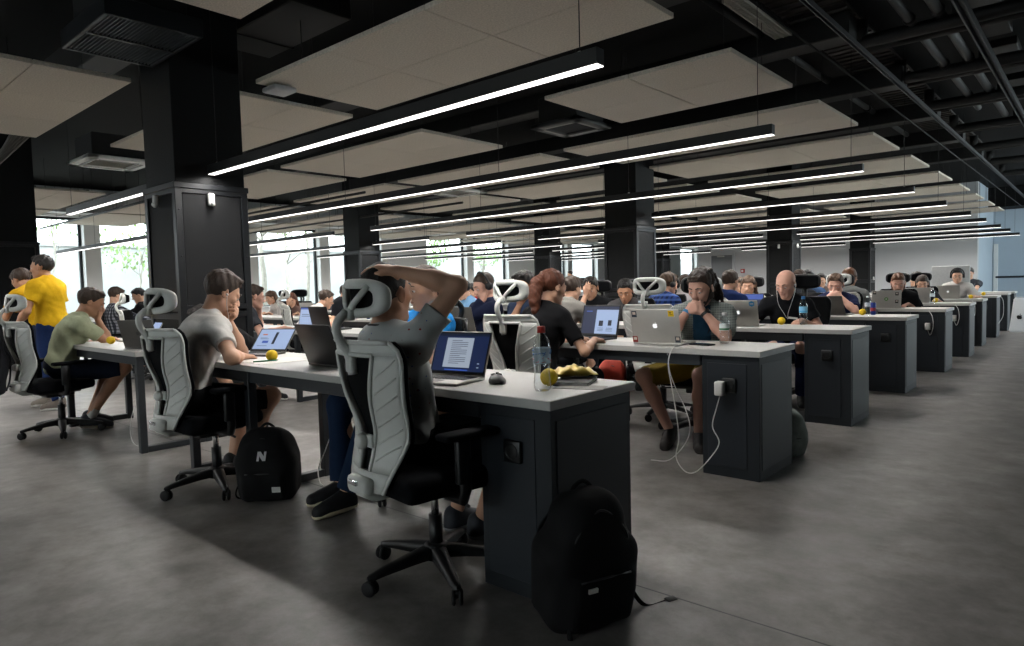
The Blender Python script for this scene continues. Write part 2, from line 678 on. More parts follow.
portal((XR + 0.4, 22.25, 2.1), (0, R(90), 0), 2.8, 17.5)

do = structure('door_1', MB().box((-12.02, YF - 0.03, 1.1), (0.92, 0.05, 2.2), 0.006, seg=1), mat('grey_door_paint', '74777a', 0.6, vary=0.03))
MB().box((-12.52, YF - 0.05, 1.12), (0.08, 0.1, 2.26), 0.004, seg=1).box((-11.52, YF - 0.05, 1.12), (0.08, 0.1, 2.26), 0.004, seg=1).box((-12.02, YF - 0.05, 2.25), (1.08, 0.1, 0.08), 0.004, seg=1).build('door_frame', M_WALLG, do)
MB().box((-11.68, YF - 0.09, 1.05), (0.03, 0.05, 0.16), 0.008).tube([(-11.68, YF - 0.1, 1.08), (-11.68, YF - 0.13, 1.08), (-11.8, YF - 0.13, 1.08)], 0.01).build('door_handle', M_CHROME, do)
MB().box((-12.05, YF - 0.09, 2.16), (0.3, 0.06, 0.06), 0.008).build('door_closer', M_ALU, do)
t = thing('fire_alarm_call_point', 'small red fire alarm box on the far grey wall right of the door', 'fire alarm', (-11.14, YF, 1.53))
MB().box((0, -0.035, 0), (0.16, 0.07, 0.16), 0.012).build('housing', mat('alarm_red', 'a02420', 0.5), t)
MB().box((0, -0.073, 0), (0.08, 0.008, 0.08), 0.004, seg=1).build('push_plate', M_PAPER, t)

# ------------------------------------------------------------------ columns (structure)
CX = [(-6.63, -5.97), (-14.43, -13.76)]
COLS = []
for li, (x0, x1) in enumerate(CX):
    for k in range(0, 6 if li else 4):
        y0 = 2.47 + 7.55 * k + (0.27 if li and k == 0 else 0)
        y1 = y0 + 0.65
        COLS.append((x0, x1, y0, y1))
for x0, x1, y0, y1 in COLS:
    cx, cy, wx, wy = (x0 + x1) / 2, (y0 + y1) / 2, x1 - x0, y1 - y0
    c = structure('column', MB().box((0, 0, ZC / 2 + 1.05), (wx - 0.03, wy - 0.03, ZC - 2.1), 0.006, seg=1).box((0, 0, 1.05), (wx - 0.06, wy - 0.06, 2.1)), M_COLUMN, None, (cx, cy, 0))
    rl = MB()
    for sx in (-1, 1):
        for sy in (-1, 1):
            rl.box((sx * (wx / 2 - 0.03), sy * (wy / 2 - 0.03), 1.05), (0.062, 0.062, 2.1), 0.004, seg=1)
    for z in (0.06, 0.98, 1.05, 2.07):
        for s in (-1, 1):
            rl.box((0, s * (wy / 2 - 0.02), z), (wx, 0.04, 0.05), 0.004, seg=1)
            rl.box((s * (wx / 2 - 0.02), 0, z), (0.04, wy, 0.05), 0.004, seg=1)
    rl.box((0, 0, 2.11), (wx + 0.02, wy + 0.02, 0.05), 0.005, seg=1)
    for s in (-1, 1):
        for z in (0.2, 1.5, 1.9):
            rl.tube([(wx / 2 - 0.005, s * (wy / 2 - 0.03), z), (wx / 2 + 0.006, s * (wy / 2 - 0.03), z)], 0.008, 8)
    rl.build('corner_rail', M_COLRAIL, c)
    pn = MB()
    for za, zb in ((0.09, 0.955), (1.075, 2.045)):
        pn.box((wx / 2 - 0.022, 0, (za + zb) / 2), (0.02, wy - 0.13, zb - za), 0.004, seg=1)
        pn.box((-wx / 2 + 0.022, 0, (za + zb) / 2), (0.02, wy - 0.13, zb - za), 0.004, seg=1)
        pn.box((0, wy / 2 - 0.022, (za + zb) / 2), (wx - 0.13, 0.02, zb - za), 0.004, seg=1)
        pn.box((0, -wy / 2 + 0.022, (za + zb) / 2), (wx - 0.13, 0.02, zb - za), 0.004, seg=1)
    pn.build('cladding_panel', M_COLPANEL, c)


def sensor(loc, rz, label):
    t = thing('wall_mounted_sensor', label, 'sensor', loc, rz, 'motion sensors on the columns')
    MB().box((0, -0.02, 0), (0.055, 0.04, 0.11), 0.012).build('housing', mat('sensor_white', 'c8c8c4', 0.4), t)
    MB().ball((0, -0.038, -0.03), 0.018, 12).build('lens', mat('lens_white', 'dcdcda', 0.2), t)


sensor((-5.965, 2.77, 2.0), R(90), 'white motion sensor on the brightly lit right face of the nearest column')
sensor((-6.32, 2.465, 2.0), 0, 'white motion sensor on the shaded left face of the nearest column')
sensor((-5.965, 17.9, 2.0), R(90), 'white motion sensor on the right face of the column behind the bald man')
sensor((-6.3, 17.57, 2.0), 0, 'white motion sensor on the front face of the column behind the bald man')
sensor((-5.965, 25.45, 1.1), R(90), 'white motion sensor low on the column nearest the far grey wall')

# ------------------------------------------------------------------ ceiling panels
ORD = ['first', 'second', 'third', 'fourth', 'fifth', 'sixth', 'seventh', 'eighth', 'ninth', 'tenth', 'eleventh', 'twelfth', 'thirteenth']


def panel_mat():
    m = mat('wood_wool_board', 'd2cabd', 0.95, vary=0.2, scale=70, bump=0.6, bscale=110, spec=0.1)
    return m


M_PANEL = panel_mat()
ZP = 3.14
PROW = [(0.95, 2.48), (3.3, 4.72), (5.75, 7.28), (8.12, 9.74), (10.5, 12.1), (12.95, 14.5), (15.4, 16.95), (17.9, 19.4), (20.4, 21.9), (22.9, 24.3), (25.2, 26.7)]
BAYS = [(-6.06, -2.46), (-9.9, -6.5), (-13.5, -10.3), (-17.6, -14.5), (-21.0, -17.9)]
BAYN = ['row nearest the open aisle', 'row left of the first column line', 'third row from the aisle', 'row left of the second column line', 'row along the windows']


def ceiling_panel(x0, x1, y0, y1, label, group):
    w, h = x1 - x0, y1 - y0
    t = thing('ceiling_acoustic_panel', label, 'ceiling panel', ((x0 + x1) / 2, (y0 + y1) / 2, ZP), 0, group)
    b = MB()
    n = max(1, round(w / 1.2))
    hw = w / n
    for i in range(n):
        for j, hh in ((0, h * 0.5), (1, h * 0.5)):
            b.box((-w / 2 + hw * (i + 0.5), -h / 2 + h * 0.5 * (j + 0.5), 0.02), (hw - 0.007, hh - 0.005, 0.04), 0.003, seg=1)
    b.build('board', M_PANEL, t)
    f = MB()
    for s in (-1, 1):
        f.box((0, s * h * 0.3, 0.055), (w - 0.2, 0.04, 0.03))
    f.build('support_rail', M_BLACK_PL, t)
    for sx in (-1, 1):
        for sy in (-1, 1):
            MB().tube([(sx * w * 0.4, sy * h * 0.3, 0.06), (sx * w * 0.4, sy * h * 0.3, ZC - ZP)], 0.004, 6).build('suspension_wire', M_WIRE, t)


for bi, (x0, x1) in enumerate(BAYS):
    for ri, (y0, y1) in enumerate(PROW):
        if (bi > 1 and ri == 0) or (bi, ri) == (2, 1):
            continue
        a, b_ = x0, x1
        if (bi, ri) == (0, 0):
            a = -4.72
        if (bi, ri) == (0, 2):
            a = -4.53
        if (bi, ri) == (1, 0):
            b_ = -6.8
        ceiling_panel(a, b_, y0, y1, 'beige acoustic ceiling panel, %s from the front in the %s' % (ORD[ri], BAYN[bi]), 'acoustic ceiling panels')

# ------------------------------------------------------------------ hanging lights
LROW = [-6.9, -4.45, 0.45, 2.78, 5.3, 7.87, 10.4, 12.85, 15.45, 17.65, 20.3, 22.5, 25.1]  # the three nearest rows are unseen, added to light the foreground


LAMPS = {}


def hanging_light(x0, x1, y, label, z=2.26):
    w = x1 - x0
    t = thing('pendant_linear_light', label, 'light', ((x0 + x1) / 2, y, z), 0, 'hanging linear lights')
    b = MB()
    b.box((0, 0, 0.06), (w, 0.066, 0.078), 0.002, seg=1)
    b.build('housing', M_LIGHTBODY, t)
    MB().box((0, 0, 0.0185), (w - 0.004, 0.056, 0.005)).build('led_diffuser', M_LED, t)
    lm = LAMPS.get(round(w, 2))
    if lm is None:
        lm = LAMPS[round(w, 2)] = bpy.data.lights.new('led_lamp', 'AREA')
        lm.shape = 'RECTANGLE'
        lm.size, lm.size_y = w - 0.01, 0.05
        lm.energy = LAMP_W * w
        lm.color = (1.0, 0.975, 0.94)
        lm.spread = R(166)
    link('led_lamp', lm, t, (0, 0, 0.0135))
    n = max(2, round(w / 2.2))
    for i in range(n):
        x = -w / 2 + 0.12 + (w - 0.24) * i / (n - 1)
        MB().tube([(x, 0, 0.09), (x, 0, ZC - z)], 0.003, 6).build('suspension_wire', M_WIRE, t)
        MB().box((x, 0, 0.1), (0.02, 0.02, 0.025), 0.004, seg=1).build('wire_clamp', M_ALU, t)


for i, y in enumerate(LROW):
    near_col = i in (3, 6, 9, 12)
    if i < 2:
        segs = [(-10.4, -1.94, 'unseen part added for foreground light')]
    elif i == 2:
        segs = [(-10.4, -7.0, 'unseen left part added for foreground light')]
    elif near_col:
        segs = [(-5.88, -1.94, 'right of the columns'), (-10.4, -6.75, 'left of the columns'), (-13.7, -11.65, 'short part far left'), (-20.0, -14.55, 'part by the windows')]
    else:
        segs = [(-10.4, -1.94, 'unseen part added for foreground light'), (-20.0, -11.65, 'part by the windows')]
    if i == 3:
        segs = [(-5.94, -1.84, 'right of the columns'), (-9.9, -6.66, 'left of the columns')] + segs[3:]
    for a, b_, w in segs:
        hanging_light(a, b_, y, 'black hanging strip light, %s row from the front, %s' % (ORD[i], w), 2.2 if i == 3 else 2.26)

# ------------------------------------------------------------------ air conditioning and services
t = thing('ceiling_air_diffuser', 'large black slatted air grille hanging in front of the nearest column top', 'air grille', (-5.72, 2.1, 3.13))
w, h = 0.98, 0.68
MB().box((0, -h / 2 + 0.015, 0.07), (w, 0.03, 0.14), 0.004, seg=1).box((0, h / 2 - 0.015, 0.07), (w, 0.03, 0.14), 0.004, seg=1).box((-w / 2 + 0.015, 0, 0.07), (0.03, h, 0.14), 0.004, seg=1).box((w / 2 - 0.015, 0, 0.07), (0.03, h, 0.14), 0.004, seg=1).box((0, 0, 0.02), (0.03, h, 0.04)).build('frame', mat('grille_frame', '14181b', 0.45, 0.2), t)
for s in (-1, 1):
    b = MB()
    for i in range(22):
        b.box((s * w * 0.245, -h / 2 + 0.05 + i * (h - 0.1) / 21, 0.022), (w * 0.46, 0.007, 0.03))
    b.build('slat_bank', mat('grille_slat', '4c5358', 0.45, 0.3), t)
MB().box((0, 0, 0.6), (w * 0.8, h * 0.8, 0.9), 0.01, seg=1).build('plenum_box', M_DUCT, t)


def cassette(loc, rz, label, m, dark, s=0.9):
    t = thing('ceiling_cassette_unit', label, 'air conditioner', loc, rz)
    b = MB()
    for k in range(4):
        a = k * math.pi / 2
        b.box((math.cos(a) * s * 0.41, math.sin(a) * s * 0.41, 0.03), (s * 0.18, s, 0.06) if k % 2 == 0 else (s, s * 0.18, 0.06), 0.015)
    b.build('frame', m, t)
    b = MB()
    for i in range(12):
        b.box((-s * 0.3 + i * s * 0.6 / 11, 0, 0.035), (0.018, s * 0.62, 0.03), rot=(0, R(30), 0))
    b.build('intake_grille', dark, t)
    for k in range(4):
        a = k * math.pi / 2
        MB().box((math.cos(a) * s * 0.37, math.sin(a) * s * 0.37, 0.002), (0.05, s * 0.6, 0.01) if k % 2 == 0 else (s * 0.6, 0.05, 0.01), 0.003, seg=1).build('vent_flap', M_DARKALU, t)
    MB().box((0, 0, 0.22), (s * 0.8, s * 0.8, 0.34), 0.01, seg=1).build('body', M_DUCT, t)


M_CASW = mat('cassette_white', 'e2e1dc', 0.5)
cassette((-11.25, 3.75, 3.14), 0, 'white square ceiling air unit left of the nearest column', M_CASW, mat('cassette_grille', '8a8880', 0.6))
cassette((-10.3, 10.05, 3.14), 0, 'white square ceiling air unit above the middle of the hall', M_CASW, mat('cassette_grille', '8a8880', 0.6))
cassette((-5.2, 7.15, 3.16), 0, 'black square ceiling air unit left of the second aisle panel', mat('cassette_black', '17181a', 0.5), M_DUCT, 0.75)
t = thing('ceiling_access_point', 'small white box under the near left corner of the first ceiling panel', 'wireless access point', (-5.98, 3.5, 3.1))
MB().box((0, 0, 0), (0.24, 0.24, 0.05), 0.02).build('housing', mat('ap_white', 'b2b3b5', 0.5), t)
MB().tube([(0, 0, 0.02), (0, 0, 0.06)], 0.03, 12).build('mount', M_BLACK_PL, t)


def run(name, label, cat, mb, m, group=None):
    o = mb.build(name, m)
    tag(o, label, cat, group)
    return o


b = MB()
for dx in (-0.018, 0.018):
    b.box((-1.9 + dx, 16, 3.46), (0.008, 30, 0.045))
b.box((-1.9, 16, 3.485), (0.044, 30, 0.006))
run('ceiling_cable_channel', 'long grey steel channel along the ceiling edge beside the acoustic panels', 'cable channel', b, mat('channel_grey', '4a4c4f', 0.45, 0.6, vary=0.05))
b = MB()
for dx in (-0.03, 0.03):
    b.box((-0.96 + dx, 16, 3.45), (0.014, 30, 0.06))
b.box((-0.96, 16, 3.485), (0.075, 30, 0.008))
run('ceiling_cable_channel', 'double steel channel nearest the top right corner of the picture', 'cable channel', b, mat('channel_dark', '36383b', 0.45, 0.6, vary=0.05))
run('ceiling_cable', 'thin black cable strung above the ends of the hanging panels', 'cable', MB().tube([(-2.1, 2, 3.33), (-2.1, 30, 3.33)], 0.01, 8), M_RUBBER)
# perforated duct beside the panels
b = MB()
b.box((-2.35, 10, 3.98), (0.62, 16, 0.03))
for i in range(100):
    b.box((-2.35, 2.08 + i * 0.16, 3.955), (0.6, 0.05, 0.02))
run('ceiling_ribbed_duct', 'wide ribbed dark duct above the right ends of the ceiling panels', 'duct', b, mat('ribbed_duct', '3a3632', 0.55))
b = MB()
for i in range(36):
    b.box((-2.65, 6.2 + i * 0.05, 3.78), (0.17, 0.016, 0.03))
for dx in (-0.085, 0, 0.085):
    b.box((-2.65 + dx, 7.1, 3.78), (0.012, 1.8, 0.04))
run('ceiling_grille_lamp', 'pale perforated metal grille between the second and third aisle panels', 'grille', b, mat('pale_grille', 'd6d2c8', 0.5))
for i, (px, r_, z) in enumerate([(-1.55, 0.045, 3.78), (-1.3, 0.05, 3.8), (-0.3, 0.06, 3.85), (-2.9, 0.04, 3.85)]):
    b = MB()
    b.tube([(px, 1, z), (px, 13.0 + i, z)], r_, 14)
    for yy in range(2, 13, 2):
        b.tube([(px, yy - 0.03, z), (px, yy + 0.03, z)], r_ + 0.015, 14)
    run('ceiling_pipe', 'dark insulated pipe running along the ceiling, %s from the right' % ORD[[2, 1, 0, 3][i]], 'pipe', b, M_DUCT)
for i, yy in enumerate([5.2, 8.2, 10.1, 12.0, 14.2, 16.6, 19.0, 21.5]):
    b = MB()
    b.tube([(-2.1, yy, 3.72), (-2.0, yy, 3.72), (3.6, yy, 3.72)], 0.07, 12)
    b.tube([(-2.1, yy + 0.25, 3.7), (3.6, yy + 0.25, 3.7)], 0.035, 10)
    b.tube([(-2.05, yy, 3.72), (-2.05, yy, 3.95)], 0.07, 12)
    for xx in (-1.2, 0.4, 2.0):
        b.box((xx, yy + 0.1, 3.95), (0.04, 0.04, 0.5))
    run('ceiling_cross_pipe', 'dark pair of pipes crossing the ceiling above the aisle, %s from the front' % ORD[i], 'pipe', b, M_DUCT, 'pipes crossing above the aisle')
for i, (yy, xx) in enumerate([(9.2, -1.0), (11.2, -1.0), (13.1, -1.0), (8.0, 0.6), (15.5, -0.9), (18.2, -0.8)]):
    b = MB()
    b.box((xx, yy, 4.02), (0.28, 1.5, 0.1), 0.01, seg=1)
    run('ceiling_tray', 'flat grey ceiling tray above the aisle pipes, %s of six' % ORD[i], 'tray', b, M_DUCTL, 'flat trays above the aisle')
# big ducts above the first column
run('ceiling_duct', 'flat dark grey air duct above the near panel beside the column', 'duct', MB().box((-6.1, 3.6, 3.8), (1.5, 0.62, 0.2), 0.01, seg=1).box((-6.4, 3.6, 3.8), (0.012, 0.66, 0.22)), M_DUCTL)
run('ceiling_duct', 'long grey air duct crossing behind the slatted grille', 'duct', MB().box((-9.6, 2.62, 3.75), (4.4, 0.35, 0.35), 0.01, seg=1), M_DUCTL)
run('ceiling_duct', 'dark duct along the ceiling between the first and second panel rows', 'duct', MB().box((-7, 5.2, 3.7), (9, 0.4, 0.35), 0.01, seg=1), M_DUCT)
for i, yy in enumerate([7.6, 10.0, 12.4, 14.9, 17.4]):
    run('ceiling_duct', 'dark cross duct above the gap behind panel row %s' % ORD[i + 2], 'duct', MB().box((-8, yy + 0.1, 3.75), (12, 0.3, 0.25), 0.01, seg=1), M_DUCT, 'dark cross ducts')
for i in range(5):
    b = MB()
    b.tube(spline([(-11.5 - 0.08 * i, 3.2, 3.95), (-11.6, 2.9 - 0.05 * i, 3.6), (-12.2, 2.6, 3.2 + 0.03 * i), (-12.8 - 0.1 * i, 2.4, 2.95)]), 0.025, 8)
    run('ceiling_hose', 'curved silver hose dropping beside the dark column at far left, %s of five' % ORD[i], 'hose', b, M_DARKALU, 'bundle of curved ceiling hoses')
for i, yy in enumerate([5.1, 7.6, 10.1, 12.6]):
    run('ceiling_sprinkler_pipe', 'thin black pipe crossing under the left panels, %s from the front' % ORD[i], 'pipe', MB().tube([(-20.5, yy, 2.95), (-10.2, yy, 2.95)], 0.025, 8), M_BLACK_PL, 'thin pipes under the left panels')
t = thing('wall_mounted_exit_sign', 'small red sign with a white arrow on the dark column at far left', 'sign', (-13.93, 2.72, 1.37))
MB().box((0, -0.012, 0), (0.17, 0.024, 0.15), 0.003, seg=1).build('sign_plate', mat('sign_red', 'b3261f', 0.4, emit='c02a20', estr=0.25), t)
MB().prism([(-0.055, -0.016), (0.0, -0.016), (0.0, -0.045), (0.06, 0), (0.0, 0.045), (0.0, 0.016), (-0.055, 0.016)], 0.004, Matrix.Translation((0, -0.024, 0)) @ Euler((R(90), 0, 0)).to_matrix().to_4x4()).build('arrow', M_PAPER, t)

# ------------------------------------------------------------------ outdoors beyond the windows
g = MB().box((-42, 20, -0.35), (40, 90, 0.3)).build('exterior_ground', mat('outdoor_gravel', '8f8c84', 0.95, vary=0.3, scale=3))
g['kind'] = 'structure'
g = MB().box((-31, 20, 1.5), (0.4, 90, 3.4)).box((-31, 20, 3.25), (0.6, 90, 0.12)).build('exterior_wall', mat('weathered_concrete', 'a3a4a4', 0.9, vary=0.1, scale=1.2, bump=0.2, bscale=8))
g['kind'] = 'structure'


def tree(x, y, hgt, r0, lean, label, leaves, bark, seed, crown=1.5):
    rr = random.Random(seed)
    t = thing('garden_tree', label, 'tree', (x, y, -0.2), 0, None)
    pts = [(0, 0, 0)] + [(lean * k / 5 + rr.uniform(-.06, .06), rr.uniform(-.1, .1), hgt * k / 5) for k in range(1, 6)]
    b = MB()
    sp_ = spline(pts, 4)
    b.tube(sp_, [r0 * (1 - 0.6 * i / (len(sp_) - 1)) for i in range(len(sp_))], 9)
    for k in range(5):
        z = hgt * rr.uniform(0.45, 0.85)
        a = rr.uniform(0, 6.28)
        b.tube([(lean * z / hgt, 0, z), (math.cos(a) * .5, math.sin(a) * .5, z + .5), (math.cos(a) * .73 * crown, math.sin(a) * .73 * crown, z + .9)], [r0 * .35, r0 * .22, r0 * .1], 6)
    b.build('trunk', bark, t)
    bm = bmesh.new()
    for k in range(leaves):
        a, e, q = rr.uniform(0, 6.28), rr.uniform(-1, 1), rr.uniform(0.3, 1) ** 0.6
        c = Vector((lean + math.cos(a) * math.sqrt(1 - e * e) * crown * q, math.sin(a) * math.sqrt(1 - e * e) * crown * q, hgt * 0.95 + e * 1.1 * q))
        M = Euler((rr.uniform(0, 6), rr.uniform(0, 6), 0)).to_matrix()
        s = rr.uniform(0.06, 0.13)
        vs = [bm.verts.new(c + M @ Vector(p) * s) for p in ((-1, 0, 0), (0, -.45, .1), (1, 0, 0), (0, .45, .1))]
        bm.faces.new(vs)
    me = bpy.data.meshes.new('foliage')
    bm.to_mesh(me)
    bm.free()
    me.materials.append(mat('green_leaves', '7d9a5c', 0.7, vary=0.25, scale=3))
    link('foliage', me, t)


M_BARK = mat('pale_bark', '9d988e', 0.9, vary=0.2, scale=8, bump=0.4, bscale=30)
tree(-28.5, 10.3, 3.4, 0.05, 0.2, 'slim young tree with green crown outside the second window from the left', 420, M_BARK, 1)
tree(-27, 7.0, 4.6, 0.05, 0.3, 'leafy treetop outside the leftmost window', 300, M_BARK, 2)
tree(-24.5, 13.3, 5.0, 0.13, 0.1, 'pale straight tree trunk outside the window right of the nearest column', 200, M_BARK, 3, 0.9)
tree(-29.0, 17.2, 5.2, 0.1, -0.7, 'pale leaning tree trunk outside the window right of the nearest column', 200, M_BARK, 4, 0.9)
tree(-25.3, 15.6, 5.2, 0.09, 0.3, 'thin pale tree trunk beside two thicker ones outside the window', 200, M_BARK, 5, 0.9)
tree(-27, 23.6, 3.6, 0.1, 0.2, 'green bushy tree outside the window behind the raised elbow', 900, M_BARK, 6)
tree(-27, 28.2, 3.8, 0.1, 0.2, 'green tree outside the window behind the red-haired woman', 600, M_BARK, 8)

# ================================================================== soft shapes from distance fields
F32 = np.float32


def rotm(ax, ang):
    return np.array(Matrix.Rotation(ang, 3, ax))


class Field:
    """Smooth union of round cones, ellipsoids and boxes, meshed by surface nets."""

    def __init__(self):
        self.p = []

    def cone(self, a, b, r1, r2, k=0.02, cuts=(), sc=None):
        self.p.append(('c', np.array(a, float), np.array(b, float), r1, r2, k, cuts, False, sc))
        return self

    def ell(self, c, r, M=None, k=0.02, cuts=(), sub=False):
        self.p.append(('e', np.array(c, float), np.eye(3) if M is None else np.array(M, float), np.array(r, float), 0, k, cuts, sub, None))
        return self

    def box(self, c, h, M=None, rad=0.02, k=0.02, cuts=(), sub=False):
        self.p.append(('b', np.array(c, float), np.eye(3) if M is None else np.array(M, float), np.array(h, float), rad, k, cuts, sub, None))
        return self

    def bounds(self, off):
        lo, hi = [], []
        for q in self.p:
            if q[7]:
                continue
            l, h = self._bb(q, off)
            lo.append(l)
            hi.append(h)
        return np.min(lo, 0), np.max(hi, 0)

    def _bb(self, q, off):
        if q[0] == 'c':
            r = max(q[3], q[4]) + off
            return np.minimum(q[1], q[2]) - r, np.maximum(q[1], q[2]) + r
        ext = np.abs(q[2]) @ (q[3] + (q[4] if q[0] == 'b' else 0))
        return q[1] - ext - off, q[1] + ext + off

    def eval(self, h, off=0.0, lo=None, hi=None, post=None):
        l, u = self.bounds(off + 3 * h)
        if lo is not None:
            l = np.maximum(l, lo)
        if hi is not None:
            u = np.minimum(u, hi)
        n = np.maximum(4, np.ceil((u - l) / h).astype(int) + 1)
        ax = [(l[i] + h * np.arange(n[i])).astype(F32) for i in range(3)]
        Fd = np.full(n, 0.12, F32)
        for q in self.p:
            kind, sub, k = q[0], q[7], q[5]
            bl, bu = self._bb(q, off + 0.05 + k)
            i0 = np.clip(np.floor((bl - l) / h).astype(int), 0, n)
            i1 = np.clip(np.ceil((bu - l) / h).astype(int) + 1, 0, n)
            if np.any(i1 <= i0):
                continue
            sl = tuple(slice(i0[i], i1[i]) for i in range(3))
            X = ax[0][sl[0]][:, None, None]
            Y = ax[1][sl[1]][None, :, None]
            Z = ax[2][sl[2]][None, None, :]
            if kind == 'c':
                a, b = q[1], q[2]
                d = b - a
                dd = float(d @ d) + 1e-12
                t = np.clip(((X - a[0]) * d[0] + (Y - a[1]) * d[1] + (Z - a[2]) * d[2]) / dd, 0, 1)
                D = np.sqrt((X - a[0] - t * d[0]) ** 2 + (Y - a[1] - t * d[1]) ** 2 + (Z - a[2] - t * d[2]) ** 2) - (q[3] + (q[4] - q[3]) * t)
            else:
                c, M, r = q[1], q[2], q[3]
                x, y, z = X - c[0], Y - c[1], Z - c[2]
                u_ = [M[0][i] * x + M[1][i] * y + M[2][i] * z for i in range(3)]
                if kind == 'e':
                    k0 = np.sqrt(sum((u_[i] / r[i]) ** 2 for i in range(3)))
                    k1 = np.sqrt(sum((u_[i] / (r[i] * r[i])) ** 2 for i in range(3))) + 1e-9
                    D = k0 * (k0 - 1) / k1
                else:
                    e = [np.abs(u_[i]) - r[i] for i in range(3)]
                    D = np.sqrt(sum(np.maximum(e[i], 0) ** 2 for i in range(3))) + np.minimum(np.maximum(np.maximum(e[0], e[1]), e[2]), 0) - q[4]
            D = (D - off).astype(F32)
            for p0, nn in q[6]:
                D = np.maximum(D, (X - p0[0]) * nn[0] + (Y - p0[1]) * nn[1] + (Z - p0[2]) * nn[2])
            C = Fd[sl]
            if sub:
                D = -D
                hh = np.clip(0.5 - 0.5 * (C - D) / k, 0, 1)
                Fd[sl] = C + (D - C) * hh + k * hh * (1 - hh)
            else:
                hh = np.clip(0.5 + 0.5 * (C - D) / k, 0, 1)
                Fd[sl] = C + (D - C) * hh - k * hh * (1 - hh)
        if post:
            Fd = post(Fd, ax[0][:, None, None], ax[1][None, :, None], ax[2][None, None, :]).astype(F32)
        Fd[0], Fd[-1] = 0.1, 0.1
        Fd[:, 0], Fd[:, -1] = 0.1, 0.1
        Fd[:, :, 0], Fd[:, :, -1] = 0.1, 0.1
        return Fd, l, h

    def mesh(self, h, off=0.0, **kw):
        return surface_nets(*self.eval(h, off, **kw))


def surface_nets(Fd, org, h):
    S = Fd < 0
    cnt = np.zeros(tuple(s - 1 for s in Fd.shape), np.int8)
    corners = [(i, j, k) for i in (0, 1) for j in (0, 1) for k in (0, 1)]
    sh = cnt.shape
    for i, j, k in corners:
        cnt += S[i:i + sh[0], j:j + sh[1], k:k + sh[2]]
    act = (cnt > 0) & (cnt < 8)
    I = np.argwhere(act)
    if len(I) == 0:
        return np.zeros((0, 3)), np.zeros((0, 4), int)
    idx = np.full(sh, -1, np.int64)
    idx[act] = np.arange(len(I))
    V = np.stack([Fd[I[:, 0] + c[0], I[:, 1] + c[1], I[:, 2] + c[2]] for c in corners], 1)
    P = np.zeros((len(I), 3))
    n = np.zeros(len(I))
    for a in range(8):
        for b in range(a + 1, 8):
            if sum(abs(corners[a][i] - corners[b][i]) for i in range(3)) != 1:
                continue
            m = (V[:, a] < 0) != (V[:, b] < 0)
            t = np.where(m, V[:, a] / np.where(m, V[:, a] - V[:, b], 1), 0)
            ca, cb = np.array(corners[a]), np.array(corners[b])
            P += np.where(m[:, None], ca + (cb - ca) * t[:, None], 0)
            n += m
    P = (I + P / n[:, None]) * h + org
    quads = []
    for ax in range(3):
        A = [slice(None)] * 3
        B = [slice(None)] * 3
        A[ax], B[ax] = slice(0, -1), slice(1, None)
        sA, sB = S[tuple(A)], S[tuple(B)]
        E = np.argwhere(sA != sB)
        o1, o2 = [(1, 2), (2, 0), (0, 1)][ax]
        E = E[(E[:, o1] > 0) & (E[:, o2] > 0) & (E[:, o1] < Fd.shape[o1] - 1) & (E[:, o2] < Fd.shape[o2] - 1)]
        if len(E) == 0:
            continue
        flip = sA[E[:, 0], E[:, 1], E[:, 2]]

        def g(d1, d2):
            T = E.copy()
            T[:, o1] -= d1
            T[:, o2] -= d2
            return idx[T[:, 0], T[:, 1], T[:, 2]]
        q = np.stack([g(1, 1), g(0, 1), g(0, 0), g(1, 0)], 1)
        q = np.where(flip[:, None], q, q[:, ::-1])
        quads.append(q)
    return P, np.concatenate(quads)


def mesh_obj(name, P, Q, mats, parent=None, loc=(0, 0, 0), rot=(0, 0, 0), mi=None):
    me = bpy.data.meshes.new(name)
    me.vertices.add(len(P))
    me.vertices.foreach_set('co', np.asarray(P, F32).ravel())
    me.loops.add(len(Q) * 4)
    me.loops.foreach_set('vertex_index', np.asarray(Q, np.int32).ravel())
    me.polygons.add(len(Q))
    me.polygons.foreach_set('loop_start', np.arange(0, len(Q) * 4, 4, dtype=np.int32))
    me.polygons.foreach_set('use_smooth', np.ones(len(Q), bool))
    if mi is not None:
        me.polygons.foreach_set('material_index', np.asarray(mi, np.int32))
    me.update(calc_edges=True)
    me.validate()
    for m in (mats if isinstance(mats, (list, tuple)) else [mats]):
        me.materials.append(m)
    return link(name, me, parent, loc, rot)


# ================================================================== desks
ZT = 0.76
YFAR = [2.42, 4.35, 6.2, 8.1, 9.95, 11.85, 13.6, 15.5, 17.3, 18.6]
YNEAR = [y - 0.57 for y in YFAR]


def socket(parent, loc, rz):
    b = MB()
    b.box((0, -0.008, 0), (0.085, 0.016, 0.085), 0.006)
    b.lathe([(0.0, -0.004), (0.02, -0.004), (0.024, 0.0), (0.027, 0.006), (0.03, 0.006), (0.03, 0.0)], 20, Matrix.Translation((0, -0.014, 0)) @ Euler((R(90), 0, 0)).to_matrix().to_4x4())
    return b.build('power_socket', mat('socket_black', '0a0b0c', 0.35), parent, loc, (0, 0, rz))


